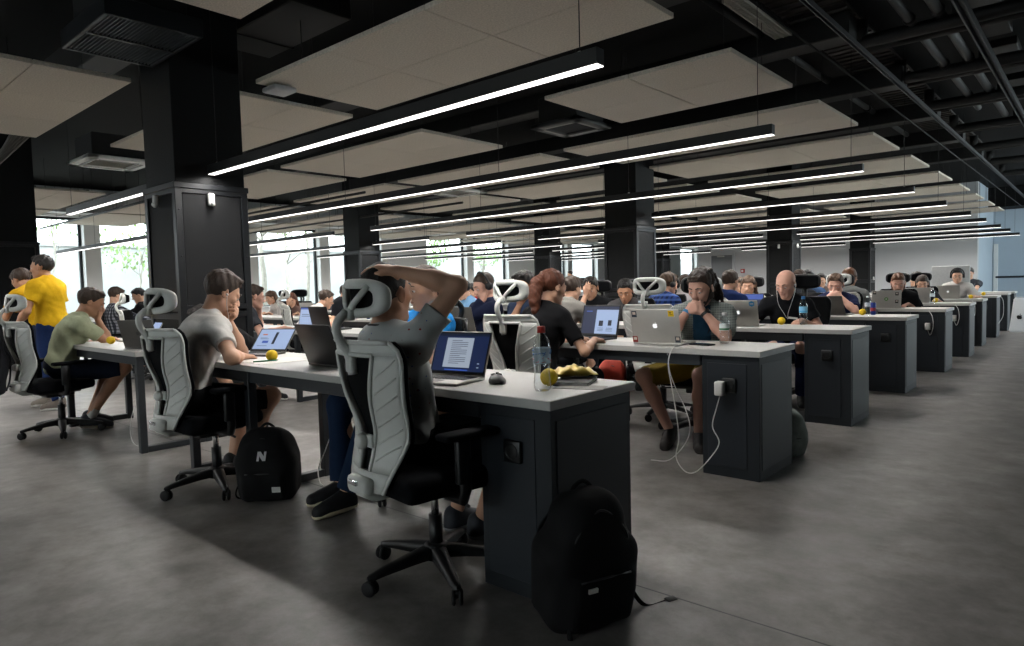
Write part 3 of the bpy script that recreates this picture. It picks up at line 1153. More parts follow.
def desk(x0, x1, yn, yf, label, ped=False, legs=(), group=None, zt=ZT):
    """x0..x1 along the row; ped: box pedestal at the right end."""
    t = thing('workbench_desk', label, 'desk', ((x0 + x1) / 2, (yn + yf) / 2, 0), 0, group)
    cx, cy, w, d = (x0 + x1) / 2, (yn + yf) / 2, x1 - x0, yf - yn
    MB().box((0, 0, zt - 0.018), (w, d, 0.036), 0.003, seg=1).build('table_top', M_TOP, t)
    b = MB()
    xr = (w / 2 - 0.38) if ped else w / 2 - 0.06
    xl = -w / 2 + 0.06
    for s in (-1, 1):
        b.box(((xl + xr) / 2, s * (d / 2 - 0.05), zt - 0.07), (xr - xl, 0.04, 0.068), 0.003, seg=1)
    b.build('beam', M_STEEL, t)
    if ped:
        px0, px1 = w / 2 - 0.365, w / 2 - 0.015
        pc, pw, pd = (px0 + px1) / 2, px1 - px0, d - 0.04
        p = MB().box((pc, 0, (zt - 0.036) / 2), (pw, pd, zt - 0.036), 0.002, seg=1).build('pedestal', M_DESK, t)
        MB().box((pc - 0.02, -pd / 2 - 0.001, 0.37), (pw - 0.11, 0.005, 0.62), 0.0015, seg=1).build('front_panel', M_DESKPANEL, p)
        MB().box((px1 + 0.001, 0, 0.37), (0.005, pd - 0.06, 0.62), 0.0015, seg=1).build('side_panel', M_DESKPANEL, p)
        socket(p, (pc, -pd / 2 - 0.003, 0.552), 0)
    for lx in legs:
        lx -= cx
        for s in (-1, 1):
            MB().box((lx, s * (d / 2 - 0.045), (zt - 0.036) / 2), (0.05, 0.05, zt - 0.036), 0.003, seg=1).build('leg', M_STEEL, t)
        MB().box((lx, 0, 0.025), (0.05, d - 0.14, 0.045), 0.003, seg=1).build('foot_rail', M_STEEL, t)
    return t


PEDN = ['nearest white desk with dark end cabinet, black backpack leaning on it', 'white desk with dark end cabinet and a white charger in its socket', 'white desk with dark end cabinet where the bald man sits', 'white desk with dark end cabinet where the man with clasped fists sits', 'white desk with dark end cabinet where the bearded redhead sits', 'white desk with dark end cabinet, sixth along the aisle', 'white desk with dark end cabinet of the man in big headphones', 'white desk with dark end cabinet, eighth along the aisle', 'white desk with dark end cabinet, ninth along the aisle', 'white desk with dark end cabinet, last along the aisle before the wall']
for i in range(10):
    desk(-4.56 if i == 0 else -4.45, -1.462 + (0.05 if i in (4, 5) else 0), YNEAR[i], YFAR[i], PEDN[i], True, (-3.70, -4.47) if i == 0 else (-4.3,), 'desks with end cabinets')
desk(-7.3, -5.3, YNEAR[0], YFAR[0], 'white desk on dark steel legs where the man in the pale green shirt leans', False, (-7.02, -5.36), None)
for i in range(1, 9):
    desk(-8.35, -4.5, YNEAR[i], YFAR[i], 'white steel-legged desk adjoining the cabinet desk, %s row from the front' % ORD[i], False, (-8.2, -6.4, -4.75), 'desks in the second block')
for i in range(1, 8):
    desk(-13.4, -8.7, YNEAR[i], YFAR[i], 'long white desk left of the first column line, %s row from the front' % ORD[i], False, (-13.2, -11, -8.85), 'desks in the left block')

# ================================================================== office chair
def bprof(v):
    return -0.245 + 0.05 * math.exp(-((v - 0.36) / 0.24) ** 2) - 0.035 * v


def bpt(x, v, off=0.0):
    hw = 0.235
    return (x, bprof(v) + 0.075 * (x / hw) ** 2 - off, 0.42 + 0.56 * v)


def bhalf(v):
    ks = [(0, 0.115), (0.15, 0.15), (0.35, 0.195), (0.7, 0.228), (0.88, 0.237), (0.96, 0.225), (1.0, 0.2)]
    for (a, ra), (b, rb) in zip(ks, ks[1:]):
        if v <= b:
            q = (v - a) / (b - a)
            return ra + (rb - ra) * q
    return 0.2


def bhole(v):
    ks = [(0.13, 0.04), (0.3, 0.045), (0.5, 0.068), (0.8, 0.118), (0.92, 0.135)]
    for (a, ra), (b, rb) in zip(ks, ks[1:]):
        if v <= b:
            return ra + (rb - ra) * (v - a) / (b - a)
    return 0.13


def make_chair():
    t = thing('office_chair', 'office chair', 'chair')
    # white back frame: two wings, top bar, bottom bridge
    fr = MB()
    vs = [0.13 + (0.92 - 0.13) * i / 16 for i in range(17)]
    for s in (-1, 1):
        fr.grid([[bpt(s * (bhole(v) + (bhalf(v) - bhole(v)) * j / 6), v, 0.012) for j in (range(7) if s > 0 else range(6, -1, -1))] for v in vs], 0.018)
        edge = [bpt(s * bhole(v), v, 0.012) for v in vs]
        fr.tube(edge, 0.009, 8)
        fr.tube([bpt(s * bhalf(v), v, 0.008) for v in [i / 20 for i in range(21)]], 0.008, 8)
    tops = [0.92 + 0.08 * i / 3 for i in range(4)]
    fr.grid([[bpt(bhalf(v) * (-1 + 2 * j / 14), v, 0.012) for j in range(15)] for v in tops], 0.018)
    fr.tube([bpt(0.2 * (-1 + 2 * j / 14), 1.0, 0.012) for j in range(15)], 0.009, 8)
    fr.tube([bpt(0.135 * (-1 + 2 * j / 10), 0.92, 0.012) for j in range(11)], 0.009, 8)
    bots = [0.13 * i / 3 for i in range(4)]
    fr.grid([[bpt(bhalf(v) * (-1 + 2 * j / 10), v, 0.012) for j in range(11)] for v in bots], 0.02)
    fr.box((0, -0.258, 0.44), (0.15, 0.05, 0.07), 0.02)
    fr.tube([(0, -0.26, 0.43), (0, -0.2, 0.39), (0, -0.05, 0.385)], [0.03, 0.028, 0.026], 10)
    for s in (-1, 1):
        for k in range(6):
            v0 = 0.2 + k * 0.115
            pts = []
            for q in range(5):
                v = v0 + 0.12 * q / 4
                a, b_ = bhole(v) + 0.018, bhalf(v) - 0.016
                pts.append(bpt(s * (a + (b_ - a) * q / 4), v, 0.0125))
            fr.tube(pts, 0.0032, 6)
    f = fr.build('back_frame', M_WHITE_PL, t)
    kn = MB()
    kn.lathe([(0, 0.03), (0.02, 0.03), (0.028, 0.022), (0.03, 0), (0, 0)], 18, Matrix.Translation((0, bprof(0.33) - 0.03, 0.42 + 0.56 * 0.33)) @ Euler((R(90), 0, 0)).to_matrix().to_4x4())
    kn.box((0, bprof(0.33) - 0.02, 0.42 + 0.56 * 0.33), (0.1, 0.02, 0.05), 0.008)
    kn.build('lumbar_knob', M_WHITE_PL, f)
    MB().box((0, -0.29, 0.455), (0.06, 0.012, 0.018), 0.003).build('chrome_clip', M_CHROME, f)
    m = MB()
    m.grid([[bpt(bhalf(v) * 1.015 * (-1 + 2 * j / 16), v, -0.008) for j in range(17)] for v in [0.02 + 0.985 * i / 24 for i in range(25)]], 0.012)
    m.build('back_mesh', M_MESH, t)
    # headrest
    hz, hy = 1.135, -0.25

    def hpt(a, sx, sz, off=0.0):
        ca, sa = math.cos(a), math.sin(a)
        x = math.copysign(abs(ca) ** 0.55, ca) * sx
        z = math.copysign(abs(sa) ** 0.6, sa) * sz
        return Vector((x, hy + 0.07 * (x / 0.15) ** 2 - off + 0.0, hz + z + (0.006 if z < 0 else 0)))
    h = MB()
    n = 48
    outer, mid, inner = [], [], []
    b = bmesh.new()
    rings = []
    for k in range(n):
        a = 2 * math.pi * k / n
        sec = [hpt(a, 0.15, 0.076, 0.012), hpt(a, 0.138, 0.066, 0.024), hpt(a, 0.108, 0.044, 0.024), hpt(a, 0.1, 0.039, 0.01), hpt(a, 0.11, 0.045, -0.006), hpt(a, 0.142, 0.07, -0.006)]
        rings.append([b.verts.new(p) for p in sec])
    for k in range(n):
        for j in range(6):
            b.faces.new((rings[k][j], rings[k][(j + 1) % 6], rings[(k + 1) % n][(j + 1) % 6], rings[(k + 1) % n][j]))
    bmesh.ops.recalc_face_normals(b, faces=b.faces)
    h._merge(b)
    for s in (-1, 1):
        h.tube([(0, -0.278, 1.085), (s * 0.03, -0.275, 1.12), (s * 0.09, -0.245, 1.185)], [0.014, 0.012, 0.012], 8)
    h.box((0, -0.278, 1.082), (0.05, 0.03, 0.05), 0.01)
    hr = h.build('headrest', M_WHITE_PL, t)
    hm = MB()
    hm.grid([[Vector((x * 0.128, hy + 0.07 * (x * 0.128 / 0.15) ** 2 + 0.0, hz + z * 0.058 * (1 - 0.25 * abs(x) ** 4))) for x in [-1 + 2 * j / 16 for j in range(17)]] for z in [-1 + 2 * i / 8 for i in range(9)]], 0.008)
    hm.build('headrest_mesh', M_MESH, hr)
    st = MB()
    st.tube(spline([(0, -0.272, 0.86), (0, -0.285, 0.93), (0, -0.325, 1.0), (0, -0.328, 1.05), (0, -0.29, 1.09)], 5), [0.019] * 6 + [0.017] * 15, 10, flat=1.0)
    st.box((0, -0.278, 0.92), (0.05, 0.03, 0.11), 0.01)
    st.build('headrest_stem', M_WHITE_PL, t)
    # seat
    sf = Field().box((0, 0.04, 0.43), (0.2, 0.2, 0.012), None, 0.035, 0.01)
    P, Q = sf.mesh(0.012, post=lambda Fd, X, Y, Z: Fd + 0.012 * np.clip((Y - 0.17) / 0.1, 0, 1) * (Z > 0) - 0.006 * np.clip(1 - (X / 0.2) ** 2, 0, 1) * 0)
    mesh_obj('seat', P, Q, M_SEAT, t)
    s = MB()
    s.box((0, 0.02, 0.378), (0.3, 0.32, 0.03), 0.012)
    s.box((0, 0.05, 0.35), (0.13, 0.22, 0.045), 0.012)
    s.tube([(0.06, 0.03, 0.352), (0.22, 0.05, 0.35), (0.26, 0.05, 0.345)], 0.007, 8)
    s.build('seat_mechanism', M_BLACK_PL, t)
    for sx in (-1, 1):
        a = MB()
        a.tube([(sx * 0.12, 0.02, 0.375), (sx * 0.27, 0.02, 0.375), (sx * 0.285, 0.02, 0.42), (sx * 0.285, 0.01, 0.6)], [0.022, 0.022, 0.024, 0.02], 10, flat=0.8)
        a.box((sx * 0.285, 0.01, 0.53), (0.032, 0.062, 0.17), 0.01)
        ar = a.build('armrest', M_BLACK_PL, t)
        MB().box((sx * 0.275, 0.045, 0.625), (0.085, 0.25, 0.028), 0.012).build('arm_pad', M_SEAT, ar)
    MB().tube([(0, .07, 0.09), (0, .07, 0.25)], 0.028, 16).build('gas_lift', M_BLACK_PL, t)
    MB().tube([(0, .07, 0.24), (0, .07, 0.36)], 0.016, 14).build('lift_rod', M_CHROME, t)
    hb = MB()
    hb.lathe([(0, 0.07), (0.05, 0.07), (0.055, 0.09), (0.05, 0.125), (0.034, 0.135), (0, 0.135)], 20, Matrix.Translation((0, .07, 0)))
    hub = hb.build('base_hub', M_BLACK_PL, t)
    for k in range(5):
        a = R(72 * k + 52)
        c, s_ = math.cos(a), math.sin(a)
        ab = MB()
        rows = []
        for q, (r_, w_, zt_, zb_) in enumerate([(0.03, 0.034, 0.128, 0.08), (0.12, 0.03, 0.116, 0.078), (0.24, 0.022, 0.094, 0.068), (0.3, 0.017, 0.08, 0.06), (0.312, 0.006, 0.074, 0.062)]):
            rows.append([(r_ * c - w_ * s_ * u, r_ * s_ + w_ * c * u + .07, z) for u, z in ((-1, zb_), (-0.9, zt_ - 0.008), (-0.5, zt_), (0.5, zt_), (0.9, zt_ - 0.008), (1, zb_), (-1, zb_))])
        ab.grid(rows)
        ab.build('base_arm', M_BLACK_PL, t)
        cb = MB()
        cx, cy = 0.3 * c, 0.3 * s_ + .07
        ca, sa = math.cos(a + 0.7 * k), math.sin(a + 0.7 * k)
        M = Matrix.Translation((cx, cy, 0.03)) @ Matrix.Rotation(a + 0.7 * k, 4, 'Z') @ Matrix.Rotation(R(90), 4, 'X')
        for o in (-0.02, 0.006):
            cb.lathe([(0, 0), (0.024, 0), (0.03, 0.004), (0.03, 0.011), (0.024, 0.015), (0, 0.015)], 18, M @ Matrix.Translation((0, 0, o)))
        cb.box((cx, cy, 0.043), (0.03, 0.03, 0.03), 0.008)
        cb.tube([(cx, cy, 0.04), (cx, cy, 0.075)], 0.006, 8)
        cb.build('caster', M_RUBBER, t)
    return t


CHAIR0 = make_chair()
PAINT = {'black': M_BLACK_PL, 'grey': M_GREY_PL, 'white': M_WHITE_PL}
_first = [True]


def chair(x, y, deg, label, colour='white', group='office chairs with headrests'):
    if _first[0]:
        _first[0] = False
        c = CHAIR0
        c.location = (x, y, 0)
        c.rotation_euler = (0, 0, R(deg))
        c['label'] = label
        c['group'] = group
    else:
        c = dup(CHAIR0, (x, y, 0), R(deg), label, group)
    repaint(c, {n: PAINT[colour] for n in ('chair_white_plastic', 'chair_grey_plastic', 'black_frame_plastic')})
    return c


# ================================================================== laptops
APPLE = [(0, .30), (.12, .36), (.26, .36), (.38, .30), (.45, .22), (.37, .13), (.34, .01), (.38, -.11), (.47, -.17), (.42, -.31), (.32, -.46), (.21, -.52), (.08, -.49), (0, -.47), (-.08, -.49), (-.21, -.52), (-.34, -.44), (-.46, -.2), (-.5, .02), (-.46, .2), (-.36, .32), (-.22, .37), (-.1, .34)]
LEAF = [(.0, .40), (.02, .53), (.09, .62), (.2, .67), (.19, .55), (.12, .45)]
S_NAVY = emit_mat('screen_navy', '1c2c55', 0.55)
S_DARK = emit_mat('screen_dark_blue', '17233a', 0.5)
S_PAGE = emit_mat('screen_page', 'b9c6d8', 0.55)
S_PALE = emit_mat('screen_pale_blue', 'a9bfe6', 0.75)
S_TEXT = emit_mat('screen_text', '5a6880', 0.4)
S_BLUE = emit_mat('screen_blue', '3f63c4', 0.6)
S_ICON = emit_mat('screen_icons', 'd8784a', 0.6)
S_DIM = emit_mat('screen_dim', '26282c', 0.4)
LOGO_ON = emit_mat('lit_logo', 'ffffff', 0.95)
LOGO_DARK = mat('dark_logo', '2e2d2b', 0.3)
SCREENS = {
    'doc': [(0, 0, 1, 1, S_NAVY), (0, .93, 1, 1, S_DARK), (.2, .1, .72, .88, S_PAGE)] + [(.3, .8 - .05 * i, .3 + (.32 if i % 4 else .2), .815 - .05 * i, S_TEXT) for i in range(13)] + [(.25, .02, .7, .05, S_BLUE), (.86, .1, .9, .13, S_PAGE), (.86, .2, .9, .23, S_PAGE)],
    'split': [(0, 0, 1, 1, S_NAVY), (.38, .0, 1, .88, S_PALE), (.08, .8, .25, .84, S_BLUE), (.48, .28, .6, .48, S_DARK), (.74, .3, .84, .5, S_DARK)] + [(.46, .2 - .05 * i, .62, .215 - .05 * i, S_TEXT) for i in range(3)] + [(.7, .2 - .05 * i, .88, .215 - .05 * i, S_TEXT) for i in range(3)],
    'page': [(0, 0, 1, 1, S_PALE), (.5, .25, .58, .85, S_DARK), (.2, .3, .38, .42, S_BLUE), (.1, .55, .3, .57, S_TEXT), (.12, .7, .26, .76, S_ICON), (.1, .5, .36, .52, S_TEXT), (.1, .15, .4, .17, S_TEXT)],
    'pale': [(0, 0, 1, 1, S_PALE), (0, .9, 1, 1, S_BLUE), (.1, .6, .5, .63, S_TEXT), (.1, .5, .6, .53, S_TEXT)],
    'blue': [(0, 0, 1, 1, S_BLUE), (.45, .1, .95, .7, S_NAVY), (.05, .2, .4, .9, S_PALE)],
    'off': [(0, 0, 1, 1, S_DIM)],
}


def laptop(x, y, deg, label, style='mac', screen='pale', tilt=18, w=0.325, logo=True, z=ZT, stickers=None, group=None):
    """User sits at local -y. tilt: degrees past upright."""
    d = w * 0.69
    t = thing('laptop', label, 'laptop', (x, y, z), R(deg), group)
    mb = {'mac': M_ALU, 'dark': M_DARKALU, 'black': M_LAPBLACK}[style]
    MB().box((0, 0, 0.0085), (w, d, 0.013), 0.004).build('base', mb, t)
    b = MB()
    kw = w * 0.84 / 13
    for r_ in range(5):
        for c_ in range(13):
            b.box((-w * 0.42 + kw * (c_ + 0.5), d * 0.36 - r_ * d * 0.098, 0.0155), (kw * 0.86, d * 0.08, 0.002))
    b.build('keyboard', M_KEYS, t)
    MB().box((0, -d * 0.3, 0.0153), (w * 0.32, d * 0.28, 0.0012), 0.0005, seg=1).build('trackpad', M_DARKALU if style == 'mac' else M_LAPBLACK, t)
    h = d * 0.97
    lid = MB().box((0, 0, h / 2), (w, 0.007, h), 0.003).build('lid', mb, t, (0, d / 2 - 0.004, 0.014), (R(-tilt), 0, 0))
    MB().box((0, -0.0038, h / 2), (w * 0.975, 0.001, h * 0.96), 0.0003, seg=1).build('screen_bezel', M_KEYS, lid)
    dm = MB()
    ms = []
    sw, sh_ = w * 0.93, h * 0.86
    for i, (a, c, b_, e, m) in enumerate(SCREENS[screen]):
        if m not in ms:
            ms.append(m)
        dm.mi = ms.index(m)
        yy = -0.0046 - 0.0002 * min(i, 3)
        bb = bmesh.new()
        vs = [bb.verts.new((sw * (u - 0.5), yy, h * 0.52 + sh_ * (v - 0.5))) for u, v in ((a, c), (b_, c), (b_, e), (a, e))]
        bb.faces.new(vs)
        dm._merge(bb)
    dm.build('display', ms, lid)
    if logo:
        lm = LOGO_ON if logo == 'lit' or logo is True else LOGO_DARK
        s_ = w * 0.1
        g = MB()
        # seen from behind the lid, x runs the other way
        M = Matrix.Translation((0, 0.0034, h * 0.52)) @ Matrix(((-s_, 0, 0, 0), (0, 0, 1, 0), (0, s_, 0, 0), (0, 0, 0, 1)))
        g.prism(APPLE, 0.0006, M)
        g.prism(LEAF, 0.0006, M)
        g.build('apple_logo', lm, lid)
    for (u, v, kind) in stickers or ():
        px, pz = (0.5 - u) * w, v * h
        if kind == 'hex':
            q = MB()
            q.prism([(0.026 * math.cos(R(60 * k + 30)), 0.026 * math.sin(R(60 * k + 30))) for k in range(6)], 0.0006, Matrix.Translation((px, 0.0034, pz)) @ Matrix(((-1, 0, 0, 0), (0, 0, 1, 0), (0, 1, 0, 0), (0, 0, 0, 1))))
            q.mi = 1
            q.box((px, 0.0042, pz), (0.03, 0.0004, 0.007))
            q.build('hexagon_sticker', [mat('sticker_blue', '2f86bd', 0.5), M_PAPER], lid)
        elif kind == 'round':
            q = MB()
            q.prism([(0.022 * math.cos(R(15 * k)), 0.022 * math.sin(R(15 * k))) for k in range(24)], 0.0006, Matrix.Translation((px, 0.0034, pz)) @ Matrix(((-1, 0, 0, 0), (0, 0, 1, 0), (0, 1, 0, 0), (0, 0, 0, 1))))
            q.mi = 1
            q.prism([(0.012 * math.cos(R(24 * k)), 0.009 * math.sin(R(24 * k))) for k in range(15)], 0.0006, Matrix.Translation((px, 0.004, pz)) @ Matrix(((-1, 0, 0, 0), (0, 0, 1, 0), (0, 1, 0, 0), (0, 0, 0, 1))))
            q.build('round_sticker', [mat('sticker_green', '4f8f33', 0.5), M_PAPER], lid)
        elif kind == 'T':
            q = MB()
            q.box((px, 0.0038, pz), (0.046, 0.0008, 0.046))
            q.mi = 1
            q.box((px, 0.0044, pz), (0.04, 0.0008, 0.04))
            q.mi = 2
            q.box((px + 0.004, 0.005, pz + 0.008), (0.016, 0.0006, 0.004)).box((px + 0.004, 0.005, pz), (0.0045, 0.0006, 0.018)).box((px - 0.007, 0.005, pz - 0.006), (0.005, 0.0006, 0.005))
            q.build('square_sticker', [M_PAPER, M_YELLOW, M_KEYS], lid)
        else:
            q = MB()
            q.box((px, 0.0038, pz), (0.036, 0.0008, 0.042))
            q.mi = 1
            q.box((px, 0.0044, pz + 0.005), (0.022, 0.0006, 0.018))
            q.build('small_sticker', [mat('sticker_dark' + kind, {'d': '2a3340', 'r': '8e2f28', 'k': '1c1c1e'}[kind], 0.5), mat('sticker_pale', 'c8b9ac', 0.5)], lid)
    return t


# ================================================================== small things
def bottle(x, y, label, h=0.235, r=0.033, cap='b8231c', band=('2f6fb5', 'e9eef2'), z=ZT, water=0.8, rz=0.0):
    t = thing('water_bottle', label, 'bottle', (x, y, z), rz)
    s = h / 0.235
    prof = [(0, 0.004), (r * 0.5, 0.002), (r * 0.8, 0.0), (r * 0.98, 0.012), (r, 0.03), (r * 0.94, 0.05), (r * 0.88, 0.075), (r * 0.94, 0.09), (r, 0.1), (r, 0.15), (r * 0.97, 0.165), (r * 0.75, 0.19), (r * 0.45, 0.205), (r * 0.4, 0.215), (r * 0.4, 0.22), (0, 0.22)]
    MB().lathe([(a, b_ * s) for a, b_ in prof], 28).build('bottle_body', M_CLEAR, t)
    MB().lathe([(0, 0.212 * s), (r * 0.47, 0.212 * s), (r * 0.47, 0.232 * s), (r * 0.42, 0.236 * s), (0, 0.236 * s)], 20).build('bottle_cap', mat('cap_' + cap, cap, 0.4), t)
    lb = MB()
    if band:
        rr = r * 1.012
        lb.lathe([(rr, 0.1 * s), (rr, 0.15 * s)], 28)
        lb.mi = 1
        lb.lathe([(rr * 1.004, 0.103 * s), (rr * 1.004, 0.117 * s)], 28)
        lb.build('bottle_label', [mat('label_' + band[1], band[1], 0.5), mat('label_' + band[0], band[0], 0.5)], t)
    return t


def ball(x, y, label, r=0.034, z=ZT):
    t = thing('foam_ball', label, 'ball', (x, y, z), 0, 'yellow foam balls')
    MB().ball((0, 0, r), r, 20).build('ball_body', M_YELLOW, t)
    return t


# ---- on the nearest desk
laptop(-2.17, 1.99, 9, 'open silver laptop showing a document in front of the stretching man', 'mac', 'doc', 22, 0.31, False)
t = thing('computer_mouse', 'grey ribbed gaming mouse on the nearest desk', 'mouse', (-1.93, 2.08, ZT), R(35))
P, Q = Field().ell((0, 0, 0.012), (0.033, 0.06, 0.026), None, 0.01, (((0, 0, 0.002), (0, 0, -1)),)).ell((0.03, -0.01, 0.008), (0.012, 0.035, 0.012), None, 0.01).mesh(0.004)
mesh_obj('mouse_body', P, Q, mat('mouse_grey', '3a393a', 0.4, vary=0.3, scale=60), t)
MB().tube([(-0.006, 0.035, 0.034), (0.006, 0.035, 0.034)], 0.009, 14).build('scroll_wheel', M_RUBBER, t)
MB().box((0.012, 0.03, 0.035), (0.018, 0.05, 0.003), 0.001, rot=(R(-14), R(12), 0)).box((-0.016, 0.03, 0.034), (0.018, 0.05, 0.003), 0.001, rot=(R(-14), R(-12), 0)).build('button', mat('mouse_light', '8c8a88', 0.4), t)
t = bottle(-1.64, 2.03, 'clear water bottle with red cap at the end of the nearest desk', 0.25, 0.034, 'b8231c', None)
lb = MB()
rr = 0.0347
lb.lathe([(rr, 0.108), (rr, 0.168)], 32)
rq = random.Random(3)
for mi_, n_ in ((1, 22), (2, 12)):
    lb.mi = mi_
    for k in range(n_):
        a0 = rq.uniform(0, 6.28)
        z0 = rq.uniform(0.14, 0.162) if mi_ == 1 else rq.uniform(0.112, 0.135)
        pts = [(1.012 * rr * math.cos(a0 + q * 0.09), 1.012 * rr * math.sin(a0 + q * 0.09), z0 + rq.uniform(-.004, .004)) for q in range(rq.randint(3, 6))]
        lb.tube(pts, 0.0017 if mi_ == 1 else 0.0012, 5)
lb.build('bottle_label', [mat('clear_label', 'c9dcea', 0.3, trans=0.5), mat('label_blue_splash', '3f84c8', 0.5), mat('label_red_script', 'c2362c', 0.5)], t)
ball(-1.69, 2.135, 'yellow foam ball between the red-capped bottle and the crisp packet', 0.036)
t = thing('crisp_packet', 'crumpled yellow and silver crisp packet lying on a notebook', 'packet', (-1.705, 2.315, ZT + 0.016), R(46))
rows = []
rq = random.Random(11)
for i in range(25):
    u = -1 + i / 12
    row = []
    for j in range(15):
        v = j / 14 * 2 * math.pi
        hgt = 0.021 * (1 - abs(u) ** 2.2) + 0.003
        wd = 0.05 + 0.012 * abs(u)
        cr_ = 0.0045 * math.sin(9 * u + 3 * math.cos(v)) + 0.0035 * math.sin(19 * u + 5 * math.sin(v) + 1)
        row.append((0.1 * u, wd * math.cos(v) + cr_ * 0.6, max(0.001, hgt + hgt * math.sin(v) * 0.95 + cr_ * (0.3 + math.sin(v)) + 0.02 * max(0, u - 0.55))))
    row[-1] = row[0]
    rows.append(row)
MB().grid(rows).build('bag_body', mat('packet_foil', 'cda416', 0.32, 0.2, vary=0.0, scale=24, col2='a79a56'), t)
t = thing('notebook', 'thin black-covered notebook under the crisp packet', 'notebook', (-1.655, 2.27, ZT), R(24))
MB().box((0, 0, 0.0015), (0.15, 0.2, 0.003), 0.001, seg=1).box((0, 0, 0.0125), (0.15, 0.2, 0.003), 0.001, seg=1).build('cover', M_KEYS, t)
MB().box((0, 0, 0.007), (0.144, 0.194, 0.008)).build('pages', M_PAPER, t)
tag(MB().box((0, 0, 0.001), (0.2, 0.1, 0.0016)).build('paper_sheet', mat('card_grey', '8f8d86', 0.7), None, (-1.56, 2.17, ZT), (0, 0, R(20))), 'grey slip of paper at the end of the nearest desk', 'paper')
laptop(-3.14, 2.16, 178, 'black laptop seen from behind, left of the grey chair back', 'black', 'pale', 20, 0.35, False)
laptop(-4.17, 2.2, 22, 'slim laptop with pale blue page in front of the white T-shirt man', 'dark', 'page', 42, 0.29, False)
ball(-3.72, 2.05, 'yellow ball on papers in front of the white T-shirt man')
for k, (x, y, a) in enumerate([(-3.75, 2.1, 12), (-3.66, 2.06, -8), (-3.86, 2.02, 25)]):
    tag(MB().box((0, 0, 0.0008), (0.21, 0.297, 0.0012)).build('paper_sheet', M_PAPER, None, (x, y, ZT + 0.0014 * k), (0, 0, R(a))), 'white paper sheet by the yellow ball, %s of the loose stack' % ('bottom', 'middle', 'top')[k], 'paper', 'papers by the ball')
t = thing('ballpoint_pen', 'green pen on the papers in front of the white T-shirt man', 'pen', (-3.7, 2.0, ZT + 0.008), R(70))
MB().tube([(-0.07, 0, 0), (0.06, 0, 0)], 0.004, 8).build('barrel', mat('pen_green', '2f7a4c', 0.4), t)
MB().tube([(0.06, 0, 0), (0.072, 0, 0)], [0.004, 0.001], 8).build('tip', M_CHROME, t)
# ---- on the left desk
laptop(-5.62, 2.1, 205, 'dark grey laptop at the right end of the left desk, seen from behind', 'dark', 'pale', 16, 0.33, 'dark')
laptop(-6.55, 2.3, 0, 'open laptop under the pale green shirt man\'s face', 'mac', 'pale', 30, 0.31, False)
ball(-6.43, 2.06, 'yellow ball on the left desk beside the elbow')
ball(-5.75, 2.32, 'yellow ball behind the dark grey laptop on the left desk')
# ---- second row
laptop(-2.2, 4.03, 184, 'silver laptop with stickers and glowing logo facing the dreadlocked man', 'mac', 'pale', 14, 0.34, True, stickers=[(.09, .86, 'd'), (.85, .88, 'T'), (.05, .1, 'r'), (.93, .12, 'd')])
laptop(-2.86, 4.08, -6, 'black laptop with a blue and white screen in front of the red-haired woman', 'black', 'split', 14, 0.36, False)
laptop(-4.1, 4.1, 184, 'dark silver laptop with grey logo behind the grey printed T-shirt man', 'dark', 'pale', 16, 0.36, 'dark')
bottle(-1.86, 4.2, 'water bottle with green label beside the dreadlocked man', 0.2, 0.032, 'e6e6e2', ('2f7a4c', 'dfe6e2'))
t = thing('mobile_phone', 'black phone lying on the desk in front of the dreadlocked man', 'phone', (-1.93, 4.02, ZT), R(80))
MB().box((0, 0, 0.005), (0.075, 0.15, 0.009), 0.004).build('phone_body', M_KEYS, t)
MB().box((0, 0, 0.0098), (0.068, 0.135, 0.0006)).build('phone_screen', mat('phone_glass', '08090b', 0.08), t)
tag(MB().box((0, 0, 0.001), (0.2, 0.14, 0.002)).build('paper_sheet', M_PAPER, None, (-2.02, 4.12, ZT), (0, 0, R(-12))), 'white paper beside the phone of the dreadlocked man', 'paper')
tag(MB().box((0, 0, 0.001), (0.3, 0.2, 0.002)).build('paper_sheet', M_PAPER, None, (-2.55, 4.1, ZT), (0, 0, R(6))), 'white paper between the black laptop and the stickered silver laptop', 'paper')
# ---- third row
laptop(-2.42, 5.85, 187, 'silver laptop with two blue hexagon stickers facing the bald man', 'mac', 'pale', 16, 0.34, True, stickers=[(.12, .86, 'hex'), (.86, .86, 'hex')])
ball(-2.17, 6.1, 'yellow ball in front of the bald man')
bottle(-2.0, 6.16, 'tall water bottle with blue cap and label beside the bald man', 0.25, 0.034, '3f7fc0', ('4aa0cf', '7fbfe0'))
bottle(-3.45, 5.95, 'clear water bottle with white cap in front of the dark-haired man in grey', 0.22, 0.034, 'e8e8e6', ('5aa5d6', 'bcd8e8'))
bottle(-3.6, 6.08, 'clear water bottle with blue label behind another bottle', 0.22, 0.034, 'd8e4ee', ('4a93cf', '9cc9e6'))
t = bottle(-3.3, 6.05, 'clear bottle with orange label right of two blue-labelled bottles', 0.18, 0.03, 'd8d8d6', ('c8502c', 'e0c8b8'))
ball(-3.78, 5.85, 'yellow and black ball in front of the dark-haired man in grey')
laptop(-4.42, 5.95, 180, 'dark laptop in front of the man covering his face', 'black', 'pale', 14, 0.35, False)
laptop(-5.45, 5.9, 184, 'silver laptop with glowing logo left of the raised elbow', 'mac', 'pale', 16, 0.34, True)
